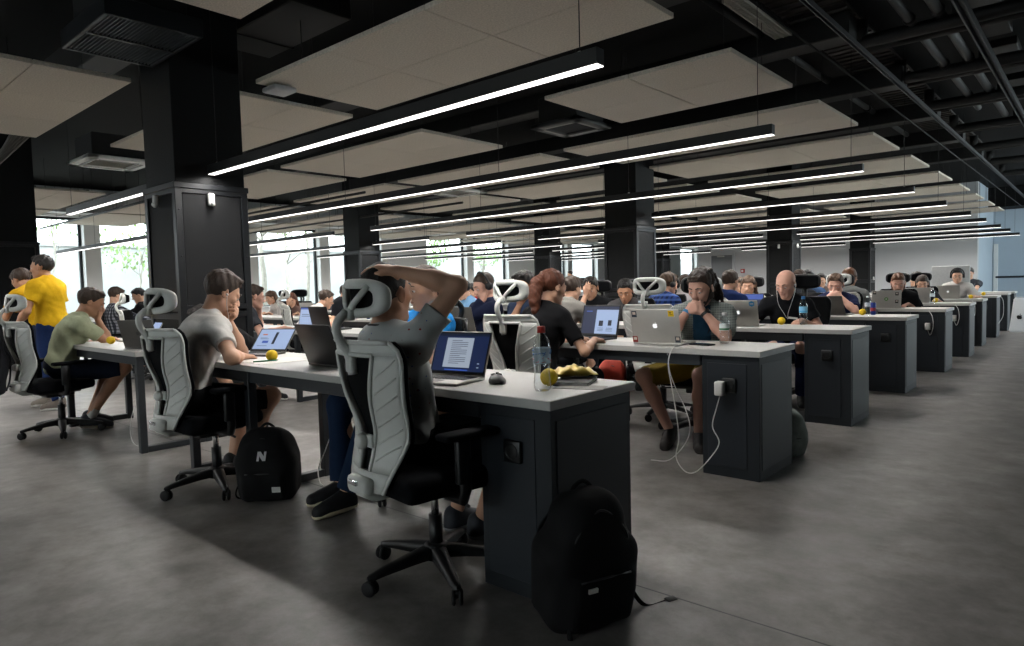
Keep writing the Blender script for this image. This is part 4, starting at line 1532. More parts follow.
# ---- fourth row
laptop(-2.22, 7.86, 172, 'dark grey laptop with glowing logo facing the man with clasped fists', 'dark', 'pale', 26, 0.33, True)
ball(-1.94, 7.85, 'yellow ball beside the dark laptop of the man with clasped fists')
laptop(-3.2, 7.8, 4, 'laptop with a blue screen in front of the navy jumper person', 'black', 'blue', 14, 0.35, False)
bottle(-1.93, 8.02, 'small clear bottle with white cap behind the yellow ball, fourth row', 0.2, 0.03, 'e8e8e8', ('dfe6ea', 'd0dbe2'))
t = thing('drinks_can', 'blue and red energy drink can beside the clear bottle, fourth row', 'can', (-1.86, 7.95, ZT), 0)
MB().lathe([(0, 0), (0.022, 0), (0.026, 0.008), (0.026, 0.12), (0.022, 0.13), (0, 0.13)], 20).build('can_body', mat('can_blue', '2a3f8c', 0.3, 0.4), t)
MB().lathe([(0.0264, 0.04), (0.0264, 0.075)], 20).build('can_badge', mat('can_red', 'a8323a', 0.4), t)
MB().lathe([(0, 0.129), (0.021, 0.129), (0.022, 0.133), (0.018, 0.134), (0, 0.131)], 20).build('can_lid', M_CHROME, t)
# ---- fifth row and beyond
laptop(-2.11, 9.6, 198, 'silver laptop with a green round sticker facing the bearded redhead', 'mac', 'pale', 14, 0.33, False, stickers=[(.5, .5, 'round'), (.85, .8, 'k'), (.85, .35, 'k'), (.1, .88, 'k')])
laptop(-2.62, 9.55, 4, 'dark laptop beyond the clasped fists of the man in navy', 'dark', 'pale', 18, 0.33, False)
laptop(-3.2, 9.55, 3, 'laptop with pale blue screen behind the bald man\'s shoulder', 'black', 'pale', 14, 0.34, False)
laptop(-2.1, 11.5, 192, 'pale laptop in front of the woman with brown hair, sixth row', 'mac', 'pale', 16, 0.33, False)
ball(-1.88, 11.6, 'yellow ball beside the woman with brown hair, sixth row')
bottle(-1.88, 11.35, 'clear bottle beside the woman with brown hair, sixth row', 0.22, 0.032, 'e2e2e0', ('d4dde4', 'c9d3da'))
laptop(-1.98, 13.3, 188, 'silver laptop with glowing logo facing the man in headphones', 'mac', 'pale', 14, 0.33, True)
ball(-1.66, 13.3, 'yellow ball beside the laptop of the man in headphones')
ball(-1.7, 15.2, 'yellow ball on the eighth aisle desk')
t = thing('paper_cup', 'small green cup on the eighth aisle desk', 'cup', (-1.86, 15.25, ZT), 0)
MB().lathe([(0, 0), (0.03, 0), (0.04, 0.1), (0.037, 0.1), (0.028, 0.004), (0, 0.004)], 18).build('cup_body', mat('cup_green', '3f9a4c', 0.5), t)
bottle(-2.0, 15.2, 'dark bottle beside the headphones man, eighth aisle desk', 0.22, 0.03, '2a3450', ('39507c', '4a6a9c'))
# big desktop computer seen from behind
t = thing('desktop_computer', 'large white desktop monitor seen from behind beside the man in headphones', 'computer', (-2.22, 15.2, ZT), R(182))
MB().box((0, 0.02, 0.32), (0.62, 0.03, 0.5), 0.012).build('screen_housing', mat('imac_back', 'c2c3c4', 0.4), t)
MB().tube([(0, 0.06, 0.002), (0, 0.07, 0.02), (0, 0.05, 0.2)], [0.09, 0.08, 0.07], 14, flat=0.15).build('stand', M_ALU, t)
MB().box((0, 0.003, 0.33), (0.59, 0.004, 0.4)).build('display', S_PALE, t)
# ---- left block
laptop(-6.62, 3.98, 4, 'laptop with pale screen under the stretched arm of the man in dark grey', 'black', 'pale', 12, 0.34, False)
laptop(-6.1, 4.06, 178, 'black laptop seen from behind, left of the column side', 'black', 'pale', 12, 0.36, False)
laptop(-9.3, 5.9, 184, 'silver laptop with glowing logo on the left block', 'mac', 'pale', 16, 0.34, True)
laptop(-9.7, 4.02, 90, 'brown-edged laptop beyond the dark grey laptop', 'dark', 'pale', 10, 0.34, False)
bottle(-7.6, 5.8, 'clear bottle with pale label left of the black laptop', 0.24, 0.034, 'dfe3e6', ('c8d4de', 'e4e8ea'))
ball(-8.2, 5.95, 'yellow ball in front of the woman covering her face')
t = thing('drinks_can', 'dark blue can left of the clear bottle in the left block', 'can', (-7.75, 5.75, ZT), 0)
MB().lathe([(0, 0), (0.022, 0), (0.026, 0.008), (0.026, 0.12), (0.022, 0.13), (0, 0.13)], 16).build('can_body', mat('can_navy', '23306c', 0.3, 0.4), t)

# ---- chargers and cables
t = thing('laptop_charger', 'white charger plugged into the second desk cabinet', 'charger', (-1.695, 3.79, 0.535), 0)
MB().box((0, -0.035, 0), (0.055, 0.05, 0.085), 0.01).build('adapter', M_CABLE, t)
MB().tube(spline([(0.0, -0.035, -0.045), (-0.02, -0.04, -0.12), (-0.045, -0.04, -0.23), (-0.005, -0.04, -0.32), (-0.05, -0.05, -0.41), (-0.145, -0.05, -0.515), (-0.22, -0.05, -0.528), (-0.28, -0.05, -0.45), (-0.26, -0.05, -0.33), (-0.275, -0.05, -0.18), (-0.3, -0.05, -0.03), (-0.325, -0.05, 0.13), (-0.31, -0.02, 0.225), (-0.33, 0.1, 0.232)], 8), 0.0035, 6).build('cable', M_CABLE, t)
tag(MB().tube(spline([(-2.06, 3.8, 0.745), (-2.07, 3.85, 0.6), (-2.04, 3.88, 0.48), (-1.99, 3.9, 0.36), (-1.96, 3.9, 0.24), (-2.0, 3.9, 0.13), (-2.1, 3.88, 0.02), (-2.22, 3.86, 0.006)], 7), 0.003, 6).build('power_cable', M_CABLE), 'second white cable hanging beside the second desk cabinet', 'cable')
for i, (x, y) in enumerate([(-1.6, 9.398), (-1.6, 11.298), (-1.62, 13.048)]):
    t = thing('laptop_charger', ['white charger on the fifth desk cabinet', 'white charger on the sixth desk cabinet', 'white charger on the seventh desk cabinet'][i], 'charger', (x, y, 0.55), 0)
    MB().box((0, -0.03, 0), (0.055, 0.05, 0.085), 0.01).build('adapter', M_CABLE, t)
    MB().tube(spline([(0, -0.03, -0.04), (0.03, -0.04, -0.1), (0.06, -0.04, 0.0), (0.05, -0.04, 0.12), (0.01, -0.02, 0.19)], 6), 0.004, 6).build('cable', M_CABLE, t)
tag(MB().tube(spline([(-3.3, 2.34, 0.74), (-3.42, 2.34, 0.55), (-3.45, 2.3, 0.4), (-3.58, 2.3, 0.2), (-3.64, 2.28, 0.07), (-3.58, 2.25, 0.006), (-3.5, 2.22, 0.006)], 7), 0.0035, 6).build('power_cable', M_CABLE), 'white cable hanging in front of the jeans under the nearest desk', 'cable')
tag(MB().tube(spline([(-5.62, 2.0, 0.74), (-5.64, 2.0, 0.6), (-5.9, 2.05, 0.33), (-5.92, 2.0, 0.12), (-5.7, 1.95, 0.006), (-5.5, 2.0, 0.006)], 7), 0.003, 6).build('power_cable', M_CABLE), 'white cable hanging under the left desk', 'cable')
tag(MB().tube(spline([(-1.458, 15.3, 0.75), (-1.41, 15.28, 0.65), (-1.4, 15.2, 0.4), (-1.455, 15.1, 0.25)], 7), 0.005, 6).build('power_cable', M_CABLE), 'looped white cable on the eighth desk cabinet', 'cable')

# ---- bags
def backpack_field(w, h, d, taper=0.78):
    f = Field()
    f.box((0, 0, h * 0.32), (w / 2 - 0.05, d / 2 - 0.045, h * 0.32 - 0.05), None, 0.05, 0.06)
    f.box((0, 0.01, h * 0.6), (w / 2 * taper - 0.05, d / 2 * 0.8 - 0.045, h * 0.34 - 0.06), None, 0.06, 0.12)
    f.ell((0, 0.015, h * 0.8), (w * 0.36 * taper / 0.75, d * 0.34, h * 0.2), None, 0.08)
    f.box((0, -d * 0.5, h * 0.27), (w / 2 * 0.78 - 0.03, 0.012, h * 0.22 - 0.03), None, 0.03, 0.025)
    return f


def wob(X, Y, Z, s, a):
    return a * (np.sin(X * s + 1.3 * np.sin(Y * s * .7)) * np.sin(Z * s * .8 + 2 * np.sin(X * s * .5)) + 0.5 * np.sin(Y * s * 1.7 + Z * s))


M_BAG = mat('black_nylon', '08080a', 0.8, vary=0.2, scale=200, bump=0.25, bscale=300, spec=0.25)


def backpack(loc, deg, lean, label, m, w=0.3, h=0.44, d=0.17, res=0.009, taper=0.75):
    t = thing('backpack', label, 'backpack', loc, R(deg))
    t.rotation_euler = (R(lean), 0, R(deg))
    P, Q = backpack_field(w, h, d, taper).mesh(res, post=lambda Fd, X, Y, Z: Fd + wob(X, Y, Z, 26, 0.004))
    mesh_obj('bag_body', P, Q, m, t)
    hd = MB()
    hd.tube(spline([(-0.035, d * 0.2, h - 0.03), (-0.035, d * 0.25, h + 0.0), (0, d * 0.26, h + 0.022), (0.035, d * 0.25, h + 0.0), (0.035, d * 0.2, h - 0.03)], 5), 0.008, 8)
    hd.build('top_handle', m, t)
    z = MB()
    z.tube(spline([(-w * 0.36, -d * 0.42, h * 0.5), (-w * 0.3, -d * 0.44, h * 0.75), (0, -d * 0.36, h * 0.93), (w * 0.3, -d * 0.44, h * 0.75), (w * 0.36, -d * 0.42, h * 0.5)], 8), 0.004, 6)
    z.tube([(-w * 0.3, -d * 0.5 - 0.035, h * 0.47), (w * 0.3, -d * 0.5 - 0.035, h * 0.47)], 0.004, 6)
    z.build('zip', mat('zip_black', '1c1c1f', 0.4), t)
    for s in (-1, 1):
        st = MB()
        st.tube(spline([(s * w * 0.2, d * 0.45, h * 0.85), (s * w * 0.3, d * 0.75, h * 0.6), (s * w * 0.36, d * 0.7, h * 0.25), (s * w * 0.42, d * 0.5, 0.03)], 6), 0.014, 8, flat=0.4)
        st.build('shoulder_strap', m, t)
    return t


bp = backpack((-1.385, 1.9, 0.0), 68, 9, 'big black backpack leaning on the nearest desk cabinet', M_BAG, 0.33, 0.46, 0.2, taper=0.62)
# the foreground bag shows its strap ends and small tag
MB().box((-0.06, -0.149, 0.19), (0.035, 0.008, 0.014)).build('fabric_tag', M_PAPER, bp)
for pts in ([(-0.1, -0.1, 0.1), (-0.13, -0.14, 0.02), (-0.09, -0.2, -0.028), (-0.02, -0.24, -0.03), (0.03, -0.26, -0.03)], [(0.17, -0.02, 0.13), (0.2, -0.04, 0.05), (0.24, -0.07, 0.008), (0.33, -0.07, 0.006)]):
    s = MB().tube(spline(pts, 6), 0.009, 8, flat=0.45).build('strap_end', M_BAG, bp)
    p = pts[-1]
    MB().box((p[0] + 0.015, p[1] - 0.005, p[2] + 0.003), (0.045, 0.03, 0.016), 0.005).build('buckle', M_BLACK_PL, s)
nb = backpack((-3.58, 1.93, 0.0), 44, 8, 'small black backpack with a white N on the floor beside the desk leg', M_BAG, 0.31, 0.4, 0.18)
sl = 0.22
n_out = [(-.5, -.5), (-.26, -.5), (-.2, .05), (.12, -.5), (.42, -.5), (.58, .5), (.34, .5), (.28, -.02), (-.04, .5), (-.34, .5)]
MB().prism([(x * 0.052, y * 0.05) for x, y in n_out], 0.002, Matrix.Translation((0.0, -0.104, 0.285)) @ Matrix(((1, 0, 0, 0), (0, 0.25, -1, 0), (0, 1, 0.25, 0), (0, 0, 0, 1)))).build('letter_logo', mat('logo_white', 'c9c9c9', 0.5), nb)
MB().box((0.075, -0.137, 0.1), (0.045, 0.006, 0.03)).build('fabric_tag', M_PAPER, nb)
s = MB().tube(spline([(-0.13, 0.02, 0.12), (-0.18, 0.0, 0.07), (-0.19, -0.02, 0.02), (-0.15, -0.03, 0.006), (-0.12, -0.02, 0.05)], 6), 0.009, 8, flat=0.5).build('loose_strap', M_BAG, nb)
backpack((-1.6, 4.5, 0.0), 62, 7, 'grey-green bag on the floor behind the second desk cabinet', mat('bag_grey', '858f89', 0.85, vary=0.2), 0.26, 0.31, 0.15, res=0.01)
rb = backpack((-3.08, 4.74, 0.18), 33, 0, 'red and black backpack under the second-row desk, left of the bare leg', mat('bag_red', 'a8321f', 0.75, vary=0.1), 0.3, 0.42, 0.18, res=0.012)
f = MB()
for s in (-1, 1):
    f.box((s * 0.15, 0, 0.2), (0.03, 0.16, 0.36), 0.012)
    f.tube([(s * 0.12, -0.11, 0.3), (-s * 0.1, -0.125, 0.1)], 0.006, 6)
f.build('side_pocket', M_BAG, rb)
rb.location.z = 0.0
rb.scale = (0.85, 0.9, 1.25)
hb = backpack((-6.78, 1.25, 0.4), 4, 0, 'dark backpack hanging on the back of the pale green shirt man\'s chair', mat('bag_navy', '0c0f18', 0.8, vary=0.2), 0.32, 0.5, 0.18, res=0.012)
# ---- white computer box on the floor at the end of the aisle
t = thing('computer_box', 'white tapering carton with a black logo on the floor by the last desks', 'box', (-1.27, 16.6, 0), R(6))
bx = MB()
h = 0.66
bb = bmesh.new()
lo = [bb.verts.new(p) for p in ((-0.16, -0.16, 0), (0.16, -0.16, 0), (0.16, 0.16, 0), (-0.16, 0.16, 0))]
hi = [bb.verts.new(p) for p in ((-0.09, -0.08, h), (0.09, -0.08, h), (0.09, 0.08, h), (-0.09, 0.08, h))]
bb.faces.new(lo[::-1]); bb.faces.new(hi)
for k in range(4):
    bb.faces.new((lo[k], lo[(k + 1) % 4], hi[(k + 1) % 4], hi[k]))
bmesh.ops.bevel(bb, geom=list(bb.edges), offset=0.012, segments=2, affect='EDGES')
bx.smooth = False
bx._merge(bb)
bx.build('carton', mat('carton_white', 'e2e4e6', 0.6, vary=0.03), t)
MB().box((0, 0, h + 0.02), (0.14, 0.02, 0.015), 0.005).build('carry_handle', M_PAPER, t)
g = MB()
M = Matrix.Translation((0.0, -0.128, 0.3)) @ Matrix(((0.09, 0, 0, 0), (0, 0.0087, -1, 0), (0, 0.09, 0.1, 0), (0, 0, 0, 1)))
g.prism(APPLE, 0.01, M).prism(LEAF, 0.01, M)
g.build('apple_logo', M_KEYS, t)
# ---- far end monitors
t = thing('desktop_monitor', 'black monitor on the far left-hand desks beside the standing person', 'monitor', (-14.9, 20.6, 0.76), R(185))
MB().box((0, 0, 0.42), (0.75, 0.03, 0.45), 0.01).build('screen_housing', M_BLACK_PL, t)
MB().box((0, 0.02, 0.15), (0.06, 0.03, 0.3), 0.006).box((0, 0.02, 0.01), (0.3, 0.2, 0.02), 0.006).build('stand', M_BLACK_PL, t)
for i in range(7, 9):
    desk(-16.5, -14.55, YNEAR[i] + 3.2, YFAR[i] + 3.2, 'white desk beyond the second column line, %s' % ('nearer one', 'farther one')[i - 7], False, (-16.3, -14.7))

# ================================================================== people
def V3(*a):
    return np.array(a, float)


def unit(v):
    v = np.array(v, float)
    return v / (np.linalg.norm(v) + 1e-9)


def Rx(a):
    c, s = math.cos(a), math.sin(a)
    return np.array([[1, 0, 0], [0, c, -s], [0, s, c]])


def Ry(a):
    c, s = math.cos(a), math.sin(a)
    return np.array([[c, 0, s], [0, 1, 0], [-s, 0, c]])


def Rz(a):
    c, s = math.cos(a), math.sin(a)
    return np.array([[c, -s, 0], [s, c, 0], [0, 0, 1]])


def ik(S, T, l1, l2, pole):
    d = T - S
    L = np.linalg.norm(d)
    L = min(max(L, abs(l1 - l2) + 0.02), l1 + l2 - 0.004)
    u = unit(d)
    T = S + u * L
    a = (l1 * l1 - l2 * l2 + L * L) / (2 * L)
    hgt = math.sqrt(max(l1 * l1 - a * a, 0))
    p = np.array(pole, float)
    p = unit(p - u * (p @ u))
    return S + u * a + p * hgt, T


def add_hand(f, W, d, n, right, curl=0.5, spread=1.0, s=0.95, thumb_in=0.3):
    """Palm plus five bent fingers. d: along the fingers, n: the way the palm faces."""
    d = unit(d)
    n = unit(np.array(n, float) - d * (np.array(n, float) @ d))
    t = np.cross(d, n) * (1 if right else -1)
    offs = [0.028, 0.0095, -0.0095, -0.027]
    lens = [0.072, 0.08, 0.074, 0.058]
    for i in range(4):
        K = W + (d * (0.088 - 0.006 * (i == 3) - 0.003 * (i == 0)) + t * offs[i] * spread) * s
        f.cone(W + (d * 0.012 + t * offs[i] * 0.55) * s, K, 0.0155 * s, 0.0118 * s, 0.014)
        p, ang = K, 0.12
        for q, (lf, r1, r2) in enumerate(((0.45, .0098, .0088), (0.31, .0088, .0079), (0.26, .0079, .0066))):
            ang += curl * (0.75, 1.1, 0.7)[q] * (1 + 0.08 * (i - 1.5))
            dirv = d * math.cos(ang) + n * math.sin(ang) + t * (0.06 * (1.5 - i)) * spread
            e = p + unit(dirv) * lens[i] * lf * s
            f.cone(p, e, r1 * s, r2 * s, 0.005)
            p = e
    b = W + (d * 0.022 + t * 0.024) * s
    m = b + (d * 0.034 + t * (0.03 - 0.016 * thumb_in) + n * 0.012) * s
    e = m + (d * 0.028 + t * (0.012 - 0.03 * thumb_in) + n * 0.01) * s
    f.cone(b, m, 0.0145 * s, 0.0105 * s, 0.012)
    f.cone(m, e, 0.0103 * s, 0.008 * s, 0.006)


SKIN = {'light': skin_mat('skin_light', 'c69a80'), 'tan': skin_mat('skin_tan', 'b28468'), 'pink': skin_mat('skin_pink', 'cb9c88'), 'warm': skin_mat('skin_warm', 'b98d72')}
M_EYE = mat('eye_white', 'd8d2cb', 0.25, vary=0.02)
M_IRIS = mat('eye_dark', '2a211c', 0.2)
HAIRC = {'brown': hair_mat('hair_brown', '35261c'), 'dark': hair_mat('hair_dark', '1d1714'), 'auburn': hair_mat('hair_auburn', '5c3220'), 'light': hair_mat('hair_light_brown', '4c3727'), 'black': hair_mat('hair_black', '121010'), 'ginger': hair_mat('hair_ginger', '613c25')}


def head_fields(f, H, hc, hs, female=False):
    """Skull, jaw, nose, lips, brows, ears as part of the body field."""
    def T(x, y, z):
        return hc + H @ (V3(x, y, z) * hs)
    w = 0.95 if female else 1.0
    f.ell(T(0, -.014, .034), V3(.075 * w, .096, .083) * hs, H, .02)
    f.ell(T(0, .03, -.022), V3(.06 * w, .06, .083) * hs, H, .03)
    f.cone(T(0, .05, -.06), T(0, .068, -.095), .034 * hs * w, .021 * hs, .02)
    for s in (-1, 1):
        f.cone(T(s * .05 * w, -.005, -.055), T(s * .012, .066, -.094), .019 * hs, .018 * hs, .02)
        f.ell(T(s * .043 * w, .056, -.018), V3(.02, .018, .016) * hs, H, .02)
        f.cone(T(s * .012, .085, .024), T(s * .044, .072, .021), .0105 * hs, .009 * hs, .012)
        f.ell(T(s * .0305, .097, .004), V3(.017, .016, .011) * hs, H, .012, sub=True)
        f.ell(T(s * .0305, .078, .0095), V3(.0165, .0135, .0098) * hs, H, .005)
        f.ell(T(s * .0795 * w, -.008, -.004), V3(.0085, .018, .031) * hs, H @ Rz(s * -.35), .008)
        f.ell(T(s * .088 * w, -.004, 0), V3(.005, .009, .017) * hs, H @ Rz(s * -.35), .006, sub=True)
        f.ell(T(s * .0115, .1, -.031), V3(.009, .01, .0075) * hs, H, .008)
    f.cone(T(0, .086, .012), T(0, .108, -.025), .0085 * hs, .0125 * hs, .012)
    f.ell(T(0, .088, -.0555), V3(.0235, .012, .0058) * hs, H, .006)
    f.ell(T(0, .087, -.067), V3(.02, .012, .0068) * hs, H, .006)


def person(label, head, deg, pose='type', sit=True, scale=0.96, bend=14, yaw=0, pitch=18, roll=0, skin='light', hair='short', haircol='brown', beard=None,
           shirt='8a8a8a', shirt_mat=None, sleeve=0.55, trousers='20242c', shorts=False, shoe='17181a', sole='c9c7c0', sock=None, female=False, res=0.011, right=None, left=None, knees=None, feet=None,
           rpole=None, lpole=None, extras=(), lean=None, legs=True, shoulder_r=None, shoulder_l=None, twist=0, group=None, bulk=1.0, curl=None, inner=None):
    s = scale
    hx, hy, hz = head
    hs = 1.05 if not female else 1.01
    P0 = V3(0, 0, 0.555 if sit else 0.90 * s / 0.96)

    def spine(a1):
        a2 = a1 + R(bend)
        u1, u2 = V3(0, math.sin(a1), math.cos(a1)), V3(0, math.sin(a2), math.cos(a2))
        mid = P0 + u1 * 0.22 * s
        nk = mid + u2 * 0.27 * s
        an = a2 * 0.55 + R(10)
        hc = nk + V3(0, math.sin(an), math.cos(an)) * 0.165 * s
        return u1, u2, mid, nk, hc
    if lean is None:
        lo, hi = R(-14), R(52)
        for _ in range(30):
            m_ = (lo + hi) / 2
            if spine(m_)[4][2] > hz:
                lo = m_
            else:
                hi = m_
        a1 = (lo + hi) / 2
    else:
        a1 = R(lean)
    u1, u2, mid, nk, hc = spine(a1)
    f1, f2 = np.cross(u1, V3(1, 0, 0)), np.cross(u2, V3(1, 0, 0))
    f1, f2 = (f1 if f1[1] > 0 else -f1), (f2 if f2[1] > 0 else -f2)
    M1 = np.stack([V3(1, 0, 0), f1, u1], 1)
    M2 = np.stack([V3(1, 0, 0), f2, u2], 1) @ Rz(R(twist))
    H = Rz(R(yaw)) @ Rx(-R(pitch)) @ Ry(R(roll))
    c_, s_ = math.cos(R(deg)), math.sin(R(deg))
    root_loc = (hx - (c_ * hc[0] - s_ * hc[1]), hy - (s_ * hc[0] + c_ * hc[1]), 0)
    wsh = (0.172 if not female else 0.15) * s
    Sj = {}
    for nm, sg, ov in (('R', 1, shoulder_r), ('L', -1, shoulder_l)):
        Sj[nm] = mid + M2 @ V3(sg * wsh, 0.012, 0.212 * s) + (V3(*ov) if ov else 0)
    l1, l2 = 0.285 * s, 0.25 * s

    def tgt(spec):
        k = spec[0]
        if k == 'h':
            return hc + H @ V3(*spec[1:4])
        if k == 't':
            return V3(spec[1], spec[2], ZT + 0.03)
        return V3(*spec[1:4])
    dflt = {
        'type': (('t', .12, .44), ('t', -.12, .44)),
        'chin': (('h', .035, .075, -.15), ('t', -.1, .42)),
        'fists': (('h', .05, .1, -.12), ('h', -.05, .1, -.13)),
        'rest': (('w', .2, .25, .62), ('w', -.2, .25, .62)),
        'desk': (('t', .05, .42), ('t', -.05, .38)),
    }[pose]
    spec = {'R': right or dflt[0], 'L': left or dflt[1]}
    body = Field()
    tors = []
    B = bulk

    def tp(f, off=0.0, arms=True):
        e1 = lambda c, r, k=.05: f.ell(P0 + M1 @ (V3(*c) * s), V3(*r) * s, M1, k)
        e2 = lambda c, r, k=.05: f.ell(mid + M2 @ (V3(*c) * s), V3(*r) * s, M2, k)
        hipw = .168 if not female else .17
        e1((0, -.015, .03), (hipw * B, .125 * B, .12))
        e1((0, .005, .17), ((.142 if not female else .122) * B, .112 * B, .15))
        e2((0, .008, .1), ((.16 if not female else .138) * B, .116 * B, .17))
        e2((0, -.03, .15), (.15, .085, .13))
        if female:
            for sg in (-1, 1):
                e2((sg * .065, .085, .1), (.06, .05, .06), .03)
        f.cone(Sj['R'], Sj['L'], .054 * s, .054 * s, .05)
        for nm, sg in (('R', 1), ('L', -1)):
            f.ell(Sj[nm] + M2 @ V3(-sg * .008, -.004, -.012), V3(.06, .06, .062) * s * (1 if not female else .88), M2, .04)
            f.cone(nk + M2 @ V3(sg * .03, -.02, .015), Sj[nm] * .65 + nk * .35 + M2 @ V3(0, -.01, .012), .036 * s, .042 * s, .05)
    tp(body)
    neck_r = .052 if not female else .044
    body.cone(nk - u2 * 0.02 + f2 * -.01, hc + H @ V3(0, -.022, -.05), neck_r * s * 1.06, neck_r * s, .03)
    head_fields(body, H, hc, hs, female)
    af = 1.0 if not female else 0.85
    arm = {}
    for nm, sg in (('R', 1), ('L', -1)):
        S = Sj[nm]
        pole = (rpole if nm == 'R' else lpole) or ((sg * .35, .35, -1) if spec[nm][0] == 'h' else (sg * .7, -.35, -.8))
        E, Wp = ik(S, tgt(spec[nm]), l1, l2, pole)
        arm[nm] = (S, E, Wp)
        body.cone(S, E, .05 * s * af, .037 * s * af, .025)
        body.cone(E, E + (Wp - E) * .4, .039 * s * af, .04 * s * af, .02)
        body.cone(E + (Wp - E) * .35, Wp, .04 * s * af, .0255 * s * af, .02)
        kind = spec[nm][0]
        opts = spec[nm][4] if len(spec[nm]) > 4 and isinstance(spec[nm][4], dict) else (spec[nm][3] if kind == 't' and len(spec[nm]) > 3 else {})
        fd = unit(Wp - E)
        if kind == 't':
            d = opts.get('d', unit(V3(fd[0] * .6, fd[1], 0) + V3(0, .2, -.12)))
            n = opts.get('n', V3(0, 0, -1))
        elif kind == 'h':
            d = H @ V3(*opts['d']) if 'd' in opts else unit(V3(-sg * .55, .15, .75))
            n = H @ V3(*opts['n']) if 'n' in opts else unit(hc - Wp)
        else:
            d = opts.get('d', fd)
            n = opts.get('n', V3(-sg, 0, -.2))
        cu = opts.get('curl', curl if curl is not None else (0.35 if kind == 't' else 0.85 if kind == 'h' else 0.5))
        if res < 0.02:
            add_hand(body, Wp, V3(*d), V3(*n), nm == 'R', cu, 1.0, s)
        else:
            body.cone(Wp, Wp + unit(V3(*d)) * .1, .03, .025)
    # legs
    leg = {}
    for nm, sg in (('R', 1), ('L', -1)):
        hip = P0 + V3(sg * .088 * s, .01 if sit else 0, -.035)
        if sit:
            kn = V3(*(knees[nm] if knees else (sg * .15, .41, .525)))
            an = V3(*(feet[nm] if feet else (sg * .14, .34, .085)))
        else:
            kn = V3(*(knees[nm] if knees else (sg * .09, .03, .49 * s)))
            an = V3(*(feet[nm] if feet else (sg * .09, -.02, .08)))
        leg[nm] = (hip, kn, an)
        if legs:
            body.cone(hip, kn, .082 * s * B, .055 * s, .04)
            calf = kn + (an - kn) * .35 + V3(0, -.018 if sit else -.02, 0)
            body.cone(kn, calf, .052 * s, .052 * s, .03)
            body.cone(calf, an, .052 * s, .034 * s, .03)
            body.ell(an + V3(0, .04, -.04), V3(.03, .07, .025), None, .02)
    P, Q = body.mesh(res)
    po = mesh_obj('person', P, Q, SKIN[skin], None, root_loc, (0, 0, R(deg)))
    tag(po, label, 'person', group)
    sd = abs(hash(label)) % 1000 * 0.0 + (len(label) * 7 % 13)
    # shirt
    if shirt:
        sh = Field()
        tp(sh)
        for nm, sg in (('R', 1), ('L', -1)):
            S, E, Wp = arm[nm]
            if sleeve <= 0:
                continue
            if sleeve <= 1:
                d = unit(E - S)
                e = S + (E - S) * sleeve
                sh.cone(S, e + d * .05, .056 * s * af, .05 * s * af, .03, ((e, d),))
            else:
                sh.cone(S, E, .055 * s * af, .044 * s * af, .03)
                d = unit(Wp - E)
                e = E + (Wp - E) * (sleeve - 1)
                sh.cone(E, e + d * .05, .045 * s * af, .034 * s * af, .025, ((e, d),))
        hemz = -0.06 if sit else -0.12

        def post(Fd, X, Y, Z):
            dz = (X - P0[0]) * u1[0] + (Y - P0[1]) * u1[1] + (Z - P0[2]) * u1[2]
            w_ = wob(X + sd, Y, Z, 21, 0.0045) + wob(X * .6 + Z * .7, Y + sd, Z * .6 - X * .7, 52, 0.0028)
            return np.maximum(Fd + w_, hemz - dz)
        P, Q = sh.mesh(res, 0.011 if sit else 0.018, post=post)
        ms, mi = shirt_mat or cloth('cloth_' + shirt, shirt), None
        if inner:
            c = P[Q].mean(1) - mid
            lx, ly = c[:, 0], c @ f2
            ms, mi = [ms, cloth('cloth_' + inner, inner)], ((np.abs(lx) < 0.062) & (ly > 0.03)).astype(int)
        mesh_obj('shirt', P, Q, ms, po, mi=mi)
    # trousers
    if trousers and legs:
        tr = Field()
        tr.ell(P0 + M1 @ V3(0, -.015, .02), V3(.168 * B, .125 * B, .11) * s, M1, .05)
        for nm, sg in (('R', 1), ('L', -1)):
            hip, kn, an = leg[nm]
            if shorts:
                d = unit(kn - hip)
                e = hip + (kn - hip) * .93
                tr.cone(hip, e + d * .06, .084 * s * B, .07 * s, .05, ((e, d),))
            else:
                tr.cone(hip, kn, .084 * s * B, .06 * s, .05)
                d = unit(an - kn)
                e = kn + (an - kn) * .93
                tr.cone(kn, e + d * .05, .06 * s, .045 * s if not female else .038 * s, .03, ((e, d),))
        zc = 0.09

        def post2(Fd, X, Y, Z):
            dz = (X - P0[0]) * u1[0] + (Y - P0[1]) * u1[1] + (Z - P0[2]) * u1[2]
            return np.maximum(Fd + wob(X, Y + sd, Z, 19, 0.003), dz - zc)
        P, Q = tr.mesh(res, 0.01, post=post2)
        mesh_obj('shorts' if shorts else 'trousers', P, Q, cloth('cloth_' + trousers, trousers), po)
